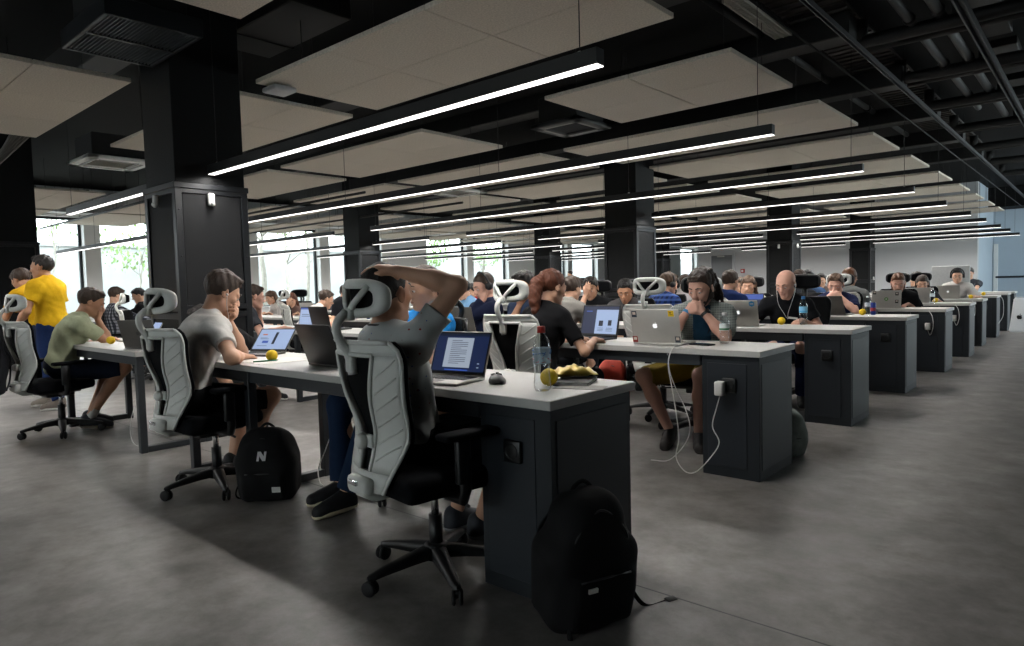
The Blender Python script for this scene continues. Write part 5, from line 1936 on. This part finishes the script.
    if legs:
        for nm, sg in (('R', 1), ('L', -1)):
            hip, kn, an = leg[nm]
            fl = an[2] - 0.085
            up_ = max(0, fl)
            A = an + V3(0, -.03, -.045)
            T_ = an + V3(sg * .02, .15, -.055 - up_ * .9)
            sf = Field().cone(A, T_, .038, .036, .02).cone(an + V3(0, -.018, .0), an + V3(sg * .012, .1, -.04 - up_ * .5), .044, .035, .03)
            nrm = unit(np.cross(np.cross(T_ - A, V3(0, 0, 1)), T_ - A))
            base = A - nrm * .03
            rs = max(res * .8, .007)
            shp = Field()
            shp.p = [q[:6] + (((base + nrm * .006, -nrm),),) + q[7:] for q in sf.p]
            P, Q = shp.mesh(rs, 0.002)
            so = mesh_obj('shoe', P, Q, mat('shoe_' + shoe, shoe, 0.7, vary=0.15), po)
            slp = Field()
            slp.p = [q[:6] + (((base, -nrm), (base + nrm * .02, nrm)),) + q[7:] for q in sf.p]
            P, Q = slp.mesh(rs, 0.006)
            if len(P):
                mesh_obj('sole', P, Q, mat('sole_' + sole, sole, 0.7), so)
            if res < .009:
                lc = MB()
                for q in range(4):
                    c0 = an + V3(sg * .004, .035 + .022 * q, .018 - .014 * q - up_ * (.15 + .12 * q))
                    lc.tube([c0 + V3(-.022, 0, -.008), c0, c0 + V3(.022, .004, -.008)], .0035, 6)
                lc.build('laces', M_PAPER, so)
            if sock:
                MB().tube([an + V3(0, -.005, -.02), an + (kn - an) * .2], [.04 * s, .042 * s], 14).build('sock', cloth('cloth_' + sock, sock), po)
    # hair
    Hm = Matrix([list(r) for r in H]).to_4x4()
    Hm.translation = Vector(hc)

    def T(x, y, z):
        return hc + H @ (V3(x, y, z) * hs)

    def local(X, Y, Z):
        x, y, z = X - hc[0], Y - hc[1], Z - hc[2]
        return [(H[0][i] * x + H[1][i] * y + H[2][i] * z) / hs for i in range(3)]
    hres = max(res * .75, .005)
    if hair != 'bald':
        hf = Field()
        ts, tt = {'short': (.006, .012), 'messy': (.009, .024), 'crop': (.002, .006), 'long': (.012, .014), 'ponytail': (.007, .009), 'dreads': (.012, .016), 'curly': (.014, .022), 'undercut': (.002, .016)}[hair]
        w = 0.95 if female else 1.0
        hf.ell(T(0, -.016, .034 + tt * .45), V3(.075 * w + ts, .097 + ts, .083 + tt * .6) * hs, H, .01)
        if hair in ('messy', 'undercut', 'curly', 'short'):
            rr_ = random.Random(len(label))
            for q in range(9):
                a = rr_.uniform(-.9, .9)
                hf.cone(T(a * .05, .02 + rr_.uniform(-.05, .03), .1 + tt * .4), T(a * .062, .078 + rr_.uniform(-.04, .012), .092 + tt * .7 - abs(a) * .012 + rr_.uniform(-.008, .008)), .014 * hs, .006 * hs, .014)
        cuts_hi = .055 if hair not in ('long',) else .05

        def posth(Fd, X, Y, Z):
            x, y, z = local(X, Y, Z)
            q = np.clip((y + .045) / .12, 0, 1)
            q = q * q * (3 - 2 * q)
            zl = -.058 + .128 * q + (np.abs(x) > .045) * 0
            if hair in ('long', 'ponytail'):
                zl = zl - .01
            cut = (zl - z) * hs * .8
            face = -(y - .072 - .012 * np.clip((z - .06) / .03, 0, 1)) * 0
            n_ = wob(x, y * .6, z * .5, 150, 0.0035 if hair != 'crop' else .0012) + wob(x, y, z, 60, 0.003 if hair in ('messy', 'curly', 'dreads') else .0015)
            return np.maximum(Fd + n_, cut)
        P, Q = hf.mesh(hres, 0.0, post=posth)
        ho = mesh_obj('hair', P, Q, HAIRC[haircol], po)
        fall = Field()
        if hair == 'long':
            rr_ = random.Random(5)
            for q in range(16):
                a = -1 + 2 * q / 15
                x0, y0 = .075 * a, -.05 - .05 * (1 - a * a)
                fall.cone(T(x0, y0, .03), T(x0 * 1.25 + rr_.uniform(-.01, .01), y0 - .01 + .03 * abs(a), -.1), .02, .018, .012)
                fall.cone(T(x0 * 1.25, y0 - .01 + .03 * abs(a), -.1), T(x0 * 1.35 + rr_.uniform(-.01, .01), y0 - .015 + .05 * abs(a), -.2 + rr_.uniform(-.03, .01)), .018, .008, .012)
            nm_ = 'long_hair'
        elif hair == 'ponytail':
            fall.ell(T(0, -.1, .03), V3(.042, .036, .042), None, .02)
            prev = T(0, -.11, .03)
            for q, (yy, zz, r_) in enumerate([(-.128, .0, .04), (-.14, -.06, .043), (-.138, -.12, .04), (-.128, -.175, .03), (-.12, -.22, .012)]):
                nx = T(.01 * q, yy, zz)
                fall.cone(prev, nx, .03 if q == 0 else r_ + .003, r_, .02)
                prev = nx
            nm_ = 'ponytail'
        elif hair == 'dreads':
            rr_ = random.Random(9)
            for q in range(26):
                a = rr_.uniform(-1, 1)
                z0 = rr_.uniform(.0, .1)
                p0 = T(.06 * a, -.06, z0)
                p1 = T(.05 * a, -.125 + rr_.uniform(-.02, .02), z0 - .03)
                p2 = T(.055 * a + rr_.uniform(-.02, .02), -.13 + rr_.uniform(-.03, .03), -.1 + rr_.uniform(-.03, .03))
                p3 = T(.06 * a + rr_.uniform(-.03, .03), -.12 + rr_.uniform(-.03, .03), -.2 + rr_.uniform(-.05, .04))
                fall.cone(p0, p1, .011, .011, .004).cone(p1, p2, .011, .01, .004).cone(p2, p3, .01, .007, .004)
            for q in range(14):
                a = rr_.uniform(-1, 1)
                fall.cone(T(.04 * a, .065, .095), T(.065 * a, -.07, .125 - .02 * abs(a)), .011, .011, .004)
            nm_ = 'dreadlocks'
        if fall.p:
            P, Q = fall.mesh(hres, 0.0, post=lambda Fd, X, Y, Z: Fd + wob(X, Y, Z, 130, .0025))
            mesh_obj(nm_, P, Q, HAIRC[haircol], ho)
    if beard:
        bf = Field()
        for sg in (-1, 1):
            bf.cone(T(sg * .053, -.002, -.05), T(sg * .012, .067, -.098), .024 * hs, .024 * hs, .02)
            bf.cone(T(sg * .058, .0, -.01), T(sg * .053, .002, -.055), .016 * hs, .02 * hs, .02)
            bf.cone(T(sg * .005, .095, -.047), T(sg * .028, .082, -.062), .0075 * hs, .0075 * hs, .008)
        bf.cone(T(0, .062, -.085), T(0, .07, -.108), .028 * hs, .022 * hs, .02)

        def postb(Fd, X, Y, Z):
            x, y, z = local(X, Y, Z)
            return Fd + wob(x, y, z, 150, .003)
        P, Q = bf.mesh(hres, 0.0, post=postb)
        mesh_obj('beard', P, Q, HAIRC[beard], po)
    # eyes and brows, in the head's own frame
    for sg in (-1, 1):
        eb = MB()
        eb.ball((sg * .0305 * hs, .079 * hs, .0015 * hs), .0108 * hs, 12)
        eb.mi = 1
        eb.ball((sg * .0305 * hs, .0862 * hs, -.001 * hs), .0054 * hs, 10)
        e_ = eb.build('eye', [M_EYE, M_IRIS], po)
        e_.matrix_local = Hm
        br = MB()
        br.tube([(sg * .012 * hs, .096 * hs, .026 * hs), (sg * .03 * hs, .094 * hs, .032 * hs), (sg * .048 * hs, .08 * hs, .026 * hs)], [.0035, .004, .002], 6)
        b_ = br.build('eyebrow', HAIRC[haircol], po)
        b_.matrix_local = Hm
    mo = MB().tube([(-.02 * hs, .094 * hs, -.0615 * hs), (0, .0995 * hs, -.061 * hs), (.02 * hs, .094 * hs, -.0615 * hs)], [.0012, .002, .0012], 6).build('lips', mat('lip_line', '8a4f45', 0.5), po)
    mo.matrix_local = Hm
    for ex in extras:
        g = MB()
        k = ex[0]
        if k == 'headphones':
            g.tube([(math.sin(a) * .1, -.01, .02 + math.cos(a) * .115) for a in [R(-100 + 200 * i / 20) for i in range(21)]], .009, 8)
            for sg in (-1, 1):
                g.tube([(sg * .078, -.008, -.005), (sg * .108, -.008, -.005)], [.038, .032], 18)
            o = g.build('headphones', mat('headphone_black', '121214', 0.45), po)
            o.matrix_local = Hm
        elif k == 'earphones':
            for sg in (-1, 1):
                g.ball((sg * .088, .004, -.006), .008, 10)
                g.tube(spline([(sg * .088, .006, -.012), (sg * .085, .03, -.07), (sg * .06, .09, -.16), (sg * .02, .1, -.25), (0, .09, -.32)], 5), .0022, 6)
            o = g.build('earphones', M_CABLE, po)
            o.matrix_local = Hm
        elif k == 'glasses':
            for sg in (-1, 1):
                g.tube([(sg * .031 + .02 * math.cos(R(30 * i)), .103, .004 + .016 * math.sin(R(30 * i))) for i in range(13)], .0018, 6)
                g.tube([(sg * .05, .1, .008), (sg * .08, .0, .006)], .0018, 6)
            g.tube([(-.011, .104, .006), (.011, .104, .006)], .0018, 6)
            o = g.build('glasses', M_KEYS, po)
            o.matrix_local = Hm
        elif k == 'sunglasses':
            for sg in (-1, 1):
                g.box((sg * .032, .085, .105), (.052, .03, .03), .01, rot=(R(50), 0, 0))
                g.tube([(sg * .055, .08, .105), (sg * .085, -.0, .07)], .003, 6)
            g.tube([(-.02, .09, .11), (.02, .09, .11)], .003, 6)
            o = g.build('sunglasses', M_KEYS, po)
            o.matrix_local = Hm
        elif k in ('watch', 'wristband'):
            S, E, Wp = arm[ex[1]]
            c = Wp + (E - Wp) * .1
            ax = unit(E - Wp)
            r_ = .0285 * s * af
            g.tube([c - ax * .011, c + ax * .011], r_ + .004, 18, cap=False)
            if k == 'watch':
                o_ = np.cross(ax, V3(0, 0, 1))
                o_ = unit(np.cross(o_, ax))
                g.tube([c + o_ * (r_ - .002), c + o_ * (r_ + .012)], .019, 16)
            g.build(k, mat('strap_' + ex[2], ex[2], 0.5), po)
        elif k == 'lanyard':
            ch = mid + M2 @ (V3(0, .13, .02) * s)
            for sg in (-1, 1):
                g.tube(spline([nk + M2 @ V3(0, -.06, .02), nk + M2 @ V3(sg * .07, -.01, .0), mid + M2 @ (V3(sg * .06, .115, .17) * s), ch], 6), .006, 6, flat=.4)
            o = g.build('lanyard', mat('strap_' + ex[1], ex[1], .7), po)
            if len(ex) > 2:
                MB().box(ch + V3(0, .012, -.06), (.06, .006, .09), .003).build('badge', M_PAPER, o)
        elif k == 'necklace':
            g.tube([nk + M2 @ V3(math.sin(R(15 * i)) * .066, math.cos(R(15 * i)) * .062 - .002, .03 - .025 * math.cos(R(15 * i))) for i in range(25)], .004, 6)
            g.build('neck_cord', M_KEYS, po)
        elif k == 'chest_print':
            g.tube([mid + M2 @ (V3(.045 * math.cos(R(20 * i)) * 1.3 + .0, .138 + ex[1], .02 + .04 * math.sin(R(40 * i))) * s) for i in range(19)], .008, 6)
            g.box(mid + M2 @ (V3(-.06, .135 + ex[1], .14) * s), (.08, .006, .018), rot=(0, R(-8), 0))
            g.build('chest_print', M_PAPER, po)
        elif k == 'hairband':
            g.tube([(math.sin(a) * .09, -.02, .03 + math.cos(a) * .1) for a in [R(-100 + 200 * i / 20) for i in range(21)]], .006, 8)
            o = g.build('hairband', M_BLACK_PL, po)
            o.matrix_local = Hm
    return po, root_loc


def seated(label, head, deg, chair_label=None, chair_col='white', cdx=0.0, cdy=0.05, crot=0.0, at=None, **kw):
    o, rl = person(label, head, deg, **kw)
    if chair_label and at:
        chair(at[0], at[1], at[2], chair_label, chair_col)
    elif chair_label:
        c_, s_ = math.cos(R(deg)), math.sin(R(deg))
        chair(rl[0] + c_ * cdx - s_ * cdy, rl[1] + s_ * cdx + c_ * cdy, deg + crot, chair_label, chair_col)
    return o

# ------------------------------------------------------------------ the people one by one
PRINT = pattern_mat('cloth_grey_printed', 'printed', 'b0b2b0', '2f4f9a', '8e3a34', 38)
PLAIDG = pattern_mat('cloth_plaid_grey', 'plaid', '2d3038', '7b7d84', '14151a', 22)
PLAIDB = pattern_mat('cloth_plaid_blue', 'plaid', '243d7a', '16254c', '5a78b8', 18)
FLORAL = pattern_mat('cloth_white_floral', 'floral', 'cfcbbf', 'b9a23c', '6d7f4c', 24)
DOTTED = pattern_mat('cloth_white_patterned', 'printed', 'c9c6c2', '4a4a50', '7a3038', 34)
CHAMB = pattern_mat('cloth_grey_check', 'plaid', '7d8480', '6a716e', '949a96', 60)

seated('man in grey printed T-shirt leaning back with a hand on his head', (-2.135, 1.68, 1.17), -8, 'pale office chair of the man with his hand on his head, nearest chair', 'white', at=(-2.05, 1.74, -8), bulk=.9, lean=-13, scale=.93,
       res=0.0055, bend=-2, yaw=16, pitch=-4, hair='crop', haircol='dark', shirt='a4a6a4', shirt_mat=PRINT, sleeve=0.52, trousers='15171b', shorts=True, shoe='1f232b', sole='7d7f80',
       right=('h', .09, -.02, .088, {'d': (-.93, -.3, .25), 'n': (-.2, .0, -1), 'curl': .3}), rpole=(1, .95, -.75), shoulder_r=(.01, .0, .02), left=('w', -.26, .25, .64),
       knees={'R': (.17, .40, .53), 'L': (-.15, .42, .53)}, feet={'R': (-.1, .4, .085), 'L': (-.26, .38, .085)}, extras=[('necklace',)])
seated('man in white T-shirt with earphones resting his mouth on his fist', (-4.10, 1.95, 1.17), -8, 'white-grey office chair of the white T-shirt man, left of the small backpack', 'white', at=(-4.0, 1.75, 3), 
       res=0.0065, scale=1.02, bend=18, yaw=0, pitch=26, hair='messy', haircol='brown', shirt='c4c1bd', sleeve=0.6, trousers='0d0e10', shorts=True, shoe='141417', sole='8a8478',
       left=('h', -.02, .1, -.135, {'d': (.75, .1, .6), 'n': (.1, -1, .1), 'curl': 1.1}), right=('t', .2, .27, {'curl': .3}), lpole=(-.4, .5, -1), rpole=(1, -.4, -.15),
       knees={'R': (.2, .44, .53), 'L': (-.12, .42, .53)}, feet={'R': (.08, .30, .13), 'L': (-.05, .28, .12)}, extras=[('earphones',)])
seated('man in pale green T-shirt covering his mouth with one hand', (-6.81, 2.04, 1.12), -10, 'white-grey office chair with a dark backpack on its back, far left', 'white', at=(-6.75, 1.68, 6),
       res=0.0085, bend=26, yaw=-6, pitch=24, skin='tan', hair='short', haircol='brown', shirt='a3a98c', sleeve=0.6, trousers='1d2433', shorts=True, shoe='20232a', sole='b9b2a4', sock='b9b7b2',
       right=('h', .03, .1, -.12, {'d': (-.5, .1, .8), 'n': (-.1, -1, .1), 'curl': .9}), left=('t', -.15, .36), rpole=(.3, .4, -1),
       knees={'R': (.2, .45, .53), 'L': (-.1, .42, .53)}, feet={'R': (.12, .16, .1), 'L': (-.1, .2, .1)})
person('standing man in yellow T-shirt seen in profile, the taller of two', (-8.40, 2.08, 1.49), 128, sit=False, scale=0.94, bend=8, yaw=8, pitch=2, res=0.009, skin='tan', hair='undercut', haircol='dark', shirt='c39a17', sleeve=0.6,
       trousers='1c2c52', shoe='5a5048', right=('w', .25, .1, .78), left=('w', -.2, .22, .9), extras=[('lanyard', '1a1a1c', 1), ('watch', 'R', '17171a')], feet={'R': (.1, .05, .08), 'L': (-.1, -.1, .08)})
person('standing man in yellow T-shirt with glasses bending his head down', (-8.95, 2.02, 1.37), 118, sit=False, scale=0.92, bend=22, yaw=0, pitch=36, res=0.009, skin='tan', hair='short', haircol='brown', shirt='b88f14', sleeve=0.6,
       trousers='20283c', shoe='6a6258', right=('w', .12, .34, 1.02), left=('w', -.1, .36, 1.12), extras=[('glasses',), ('lanyard', '1a1a1c', 1)], feet={'R': (.1, .05, .08), 'L': (-.1, -.05, .08)})
seated('man in bright blue T-shirt half hidden behind the raised elbow', (-2.99, 2.62, 1.18), 168, 'black office chair behind the man in bright blue', 'black', 0, 0.05, 0,
       res=0.008, bend=14, yaw=0, pitch=14, hair='crop', haircol='brown', shirt='1f7fc4', sleeve=0.6, trousers='1b2a42', shoe='101216', sole='c8bfa0', right=('t', .1, .34), left=('t', -.16, .34),
       knees={'R': (.14, .46, .53), 'L': (-.16, .4, .53)}, feet={'R': (.08, .5, .085), 'L': (-.1, .55, .085)})
seated('person in black sitting mostly hidden behind the white T-shirt man', (-5.54, 2.46, 0.95), 180, None, res=0.01, bend=16, pitch=20, hair='short', haircol='dark', shirt='0f1012', sleeve=1.7, trousers='0b0c0e', shoe='0f0f12', sole='3a3a3c',
       right=('t', .2, .42), left=('t', -.06, .42), knees={'R': (.22, .43, .53), 'L': (-.12, .4, .53)}, feet={'R': (.24, .42, .085), 'L': (-.1, .3, .085)}, extras=[('wristband', 'R', 'c9a40f')])
seated('man in dark plaid shirt facing right in the left block', (-10.75, 3.55, 1.23), 0, 'white-grey chair of the plaid shirt man in the left block', 'white', -0.05, 0.02, -25, res=0.012, bend=16, pitch=20, hair='short', shirt='2d3038', shirt_mat=PLAIDG, sleeve=1.8, trousers='22262c')
seated('man in black T-shirt facing left with chin on hand, left block', (-12.71, 4.55, 1.30), 165, None, res=0.013, bend=16, pitch=26, pose='chin', hair='short', haircol='black', shirt='121315', sleeve=0.6)
seated('dark-haired person behind the black T-shirt man by the window', (-13.9, 5.2, 1.33), 170, None, res=0.014, hair='short', haircol='brown', shirt='3a3d44', sleeve=0.6)
seated('man in dark grey T-shirt with one arm stretched along the desk, right of the column', (-6.88, 3.62, 1.12), -12, 'black-meshed white chair behind the man in dark grey', 'white', 0, 0.05, 0, res=0.009, bend=14, yaw=-4, pitch=12, skin='pink', hair='undercut', haircol='brown',
       shirt='34353a', sleeve=0.62, right=('t', .36, .46), left=('w', -.1, .34, .95), shorts=True, trousers='3a3026')
seated('woman with light brown hair behind a silver laptop', (-11.64, 6.45, 1.07), 172, 'black chair behind the woman with light brown hair', 'black', res=0.013, female=True, hair='long', haircol='light', shirt='b9b4b0', sleeve=1.6, pitch=20)
seated('woman with auburn hair looking down, farther back in the left block', (-13.18, 7.35, 1.0), 150, None, res=0.014, female=True, hair='long', haircol='light', shirt='cfccc8', sleeve=1.6, pitch=30)
seated('woman with long brown hair covering her face with a hand', (-10.84, 6.4, 1.02), 225, 'black chair with wide headrest behind the woman covering her face', 'black', res=0.012, female=True, hair='long', haircol='auburn', shirt='7a625c', sleeve=1.7, pitch=22, pose='chin',
       right=('h', .03, .12, -.04, {'d': (-.3, .1, .95), 'n': (0, -1, 0), 'curl': .3}))
seated('man in white T-shirt seen from behind, left of the grey headrest', (-8.39, 5.50, 1.05), -22, 'grey chair of the far man in white T-shirt', 'white', res=0.012, hair='short', haircol='brown', shirt='c2bfbb', sleeve=0.6, pitch=22)
seated('dark-haired person far behind the man in white T-shirt', (-10.72, 7.45, 1.14), 0, None, res=0.014, hair='short', haircol='brown', shirt='23252a', sleeve=0.6)
seated('person with dark hair low behind the far man in white T-shirt', (-12.6, 8.2, 1.06), 180, 'black chair left of the far man in white T-shirt', 'black', res=0.014, hair='short', haircol='dark', shirt='55585e', sleeve=0.6)
seated('person in light blue T-shirt seen just right of the raised elbow', (-6.53, 6.42, 1.13), 160, 'black chair behind the person in light blue', 'black', res=0.011, hair='short', haircol='black', shirt='6f97bd', sleeve=0.6, pitch=20)
seated('person in red top with dark hair, far back right of the elbow', (-8.17, 8.25, 1.10), 170, None, res=0.014, hair='long', haircol='black', female=True, shirt='a32c2c', sleeve=0.6)
seated('man in navy jacket with headset and hand on his cheek', (-4.35, 4.55, 1.18), 162, None, res=0.009, bend=14, pitch=22, skin='pink', hair='crop', haircol='brown', shirt='1a2036', sleeve=1.85, pose='chin',
       left=('h', -.06, .075, -.1, {'d': (.35, -.1, .9), 'n': (.6, -.7, 0), 'curl': .8}), right=('t', .1, .38), extras=[('headphones',)])
seated('dark-haired person behind the headrest of the red-haired woman\'s chair', (-3.86, 4.56, 1.17), 176, None, res=0.009, bend=14, pitch=16, hair='short', haircol='dark', shirt='2f3b52', sleeve=0.6, pose='chin', skin='tan')
seated('woman with red ponytail in black T-shirt seen from behind', (-2.82, 3.62, 1.15), -6, 'white office chair of the red-haired woman', 'white', -0.06, 0.02, 6, res=0.007, bend=12, yaw=-8, pitch=14, female=True, hair='ponytail', haircol='auburn', shirt='151517', sleeve=0.7, trousers='17181c',
       right=('t', .2, .36), left=('t', -.02, .42), scale=.95)
seated('man covering his eyes with one hand behind a dark laptop', (-4.40, 6.36, 1.12), 200, 'black chair behind the man covering his eyes', 'black', res=0.009, bend=14, pitch=22, hair='short', haircol='dark', shirt='17181b', sleeve=0.6, pose='chin',
       right=('h', .03, .115, -.03, {'d': (-.35, .1, .95), 'n': (0, -1, 0), 'curl': .25}))
seated('person in pale top seen from behind a white headrest', (-4.03, 5.50, 1.12), -4, 'white chair of the person in the pale top, third row', 'white', -0.05, 0.02, 0, res=0.011, hair='short', haircol='brown', shirt='77746f', sleeve=1.6, pitch=14)
person('person standing far away beside a black monitor', (-16.21, 22.0, 1.66), 120, sit=False, scale=1.0, res=0.016, hair='short', haircol='dark', shirt='2c2e33', sleeve=0.6, pose='rest', pitch=10)
seated('dark-haired man in grey T-shirt looking down behind water bottles', (-3.93, 6.34, 1.08), 200, 'black chair of the dark-haired man in grey', 'black', res=0.0085, bend=14, yaw=0, pitch=24, skin='tan', hair='short', haircol='black', shirt='4c4a4b', sleeve=0.6, right=('t', .14, .4), left=('t', -.14, .4), extras=[('lanyard', '1c1a16')])
chair(-2.88, 5.18, 6, 'white office chair with no one in it beyond the stickered silver laptop', 'white')
seated('man in blue plaid shirt with headphones seen from behind', (-3.92, 7.3, 1.14), -16, None, res=0.0095, bend=14, pitch=14, yaw=-10, hair='curly', haircol='light', shirt='243d7a', shirt_mat=PLAIDB, sleeve=1.8, trousers='20242c', extras=[('headphones',)])
seated('dark-haired person beyond the man in blue plaid', (-4.62, 9.1, 1.14), 0, None, res=0.013, hair='short', haircol='brown', shirt='b4aeb0', sleeve=0.6)
seated('bearded man with dreadlocks resting his mouth on clasped hands', (-2.14, 4.45, 1.12), 202, 'black office chair of the dreadlocked man', 'black', 0.06, -0.14, -4, inner='2c4f66', res=0.006, bend=16, yaw=-24, pitch=20, skin='pink', hair='dreads', haircol='brown', beard='brown', shirt='7d8480', shirt_mat=CHAMB, sleeve=0.75,
       trousers='75611c', shorts=True, shoe='241f1d', sole='2c2826', right=('h', .055, .125, -.115, {'d': (-.85, .2, .35), 'n': (-.2, -.75, -.3), 'curl': 1.0}), left=('h', -.05, .125, -.125, {'d': (.85, .2, .3), 'n': (.2, -.75, -.3), 'curl': 1.0}),
       rpole=(.65, .5, -1), lpole=(-.75, .45, -1), knees={'R': (.4, .36, .5), 'L': (.0, .42, .52)}, feet={'R': (.22, .32, .1), 'L': (.02, .36, .09)}, extras=[('watch', 'L', '141414'), ('wristband', 'R', '3f86b8'), ('lanyard', '101012', 1)])
seated('person in navy jumper seen from behind a white headrest', (-3.16, 7.3, 1.15), -6, 'white chair of the person in the navy jumper', 'white', -0.04, 0.02, 0, res=0.01, hair='short', haircol='brown', shirt='1f2f5c', sleeve=1.85, pitch=14)
seated('person half hidden between the navy jumper and the woman in white', (-4.2, 10.1, 1.08), 180, None, res=0.013, hair='short', haircol='light', shirt='8b8a8c', sleeve=0.6)
seated('woman in white floral blouse with her hand on her cheek', (-3.35, 8.28, 1.09), 196, 'black chair of the woman in white blouse', 'black', res=0.009, bend=12, pitch=10, female=True, hair='long', haircol='light', shirt='cfcbbf', shirt_mat=FLORAL, sleeve=0.8, pose='chin',
       right=('h', .05, .075, -.1, {'d': (-.2, .1, .95), 'n': (-.4, -.8, 0), 'curl': .9}))
seated('bald man in black T-shirt with white earphones looking down', (-2.21, 6.33, 1.12), 194, 'black office chair of the bald man', 'black', -0.12, -0.08, 0, res=0.0065, bend=12, yaw=-20, pitch=22, skin='pink', hair='bald', haircol='light', shirt='0f1013', sleeve=0.55, trousers='1a2340',
       right=('t', .28, .36), left=('t', -.14, .36), extras=[('earphones',), ('chest_print', 0.0)])
seated('dark-haired person behind the bald man\'s head', (-3.0, 9.1, 1.15), 0, 'black chair with wide headrest right of the bald man\'s head', 'black', 0.2, 0.05, 0, res=0.011, hair='short', haircol='brown', shirt='26282c', sleeve=0.6)
seated('man with sunglasses on his head in blue shirt', (-3.23, 10.13, 1.16), 194, 'black chair of the man with sunglasses on his head', 'black', res=0.01, bend=12, pitch=8, skin='tan', hair='short', haircol='black', beard='black', shirt='40587c', sleeve=1.7, extras=[('sunglasses',)])
seated('young man far back between the sunglasses man and the clasped fists', (-3.61, 12.0, 1.11), 194, 'black chair of the young man far back', 'black', res=0.012, pitch=8, hair='short', haircol='dark', shirt='7d6e68', sleeve=0.6)
seated('man in navy T-shirt resting his face on both clasped fists', (-2.32, 8.25, 1.08), 194, 'black office chair of the man with clasped fists', 'black', -0.04, 0.0, 0, res=0.0075, bend=14, yaw=-8, pitch=16, skin='pink', hair='short', haircol='light', shirt='232948', sleeve=0.65,
       right=('h', .045, .125, -.085, {'d': (-.9, .1, .15), 'n': (-.1, -.8, -.2), 'curl': .9}), left=('h', -.06, .125, -.095, {'d': (.9, .1, .2), 'n': (.1, -.8, -.2), 'curl': .9}), rpole=(.75, .4, -1), lpole=(-.85, .4, -1))
seated('person in grey hoodie seen from behind a white headrest', (-2.42, 9.18, 1.15), 0, 'white chair of the person in the grey hoodie', 'white', -0.02, 0.02, 0, res=0.01, hair='short', haircol='ginger', shirt='7e7f7e', sleeve=1.85, pitch=14, bulk=.95)
seated('bearded red-haired man in black T-shirt behind a stickered laptop', (-2.06, 10.08, 1.07), 192, 'black chair with wide headrest of the bearded red-haired man', 'black', 0, 0.06, 0, res=0.008, bend=12, pitch=20, skin='pink', hair='undercut', haircol='ginger', beard='ginger', shirt='131316', sleeve=0.6,
       right=('t', .28, .34), left=('t', -.12, .3))
seated('woman with brown hair in dark grey top looking down, sixth row', (-2.12, 11.98, 1.04), 192, 'black chair with wide headrest of the brown-haired woman, sixth row', 'black', 0, 0.06, 0, res=0.009, bend=14, pitch=18, female=True, hair='long', haircol='brown', shirt='3b3a3e', sleeve=0.7, right=('t', .1, .36), left=('t', -.2, .36))
seated('person in teal T-shirt with a raised hand, behind the brown-haired woman', (-2.55, 13.9, 1.10), 130, None, res=0.01, bend=12, pitch=12, hair='short', haircol='brown', shirt='7fb0a8', sleeve=0.6, pose='chin', left=('h', -.06, .06, -.08))
seated('man in white patterned shirt wearing big black headphones', (-1.92, 13.8, 1.14), 188, None, res=0.009, bend=10, pitch=14, hair='short', haircol='black', shirt='c9c6c2', shirt_mat=DOTTED, sleeve=0.75, extras=[('headphones',)], right=('t', .14, .36), left=('t', -.24, .34))
seated('person whose dark hair shows above the big white monitor', (-2.20, 17.35, 1.22), 180, None, res=0.014, hair='short', haircol='dark', shirt='3a3d44', sleeve=0.6)
chair(-9.6, 3.5, -30, 'white chair left of the plaid shirt man, left block', 'white')
chair(-4.45, 5.2, -5, 'white chair right of the navy jacket man, third row', 'white')
chair(-9.2, 6.75, 170, 'black chair in the left block behind the black laptops', 'black')
chair(-12.2, 6.8, 175, 'black chair by the windows behind the woman with light brown hair', 'black')
chair(-4.7, 8.6, 178, 'black chair with headrest in front of the dark column, fourth row', 'black')
chair(-5.3, 10.4, 178, 'black chair far behind the man covering his eyes', 'black')
chair(-6.0, 8.55, 190, 'black chair left of the column, fourth row', 'black')
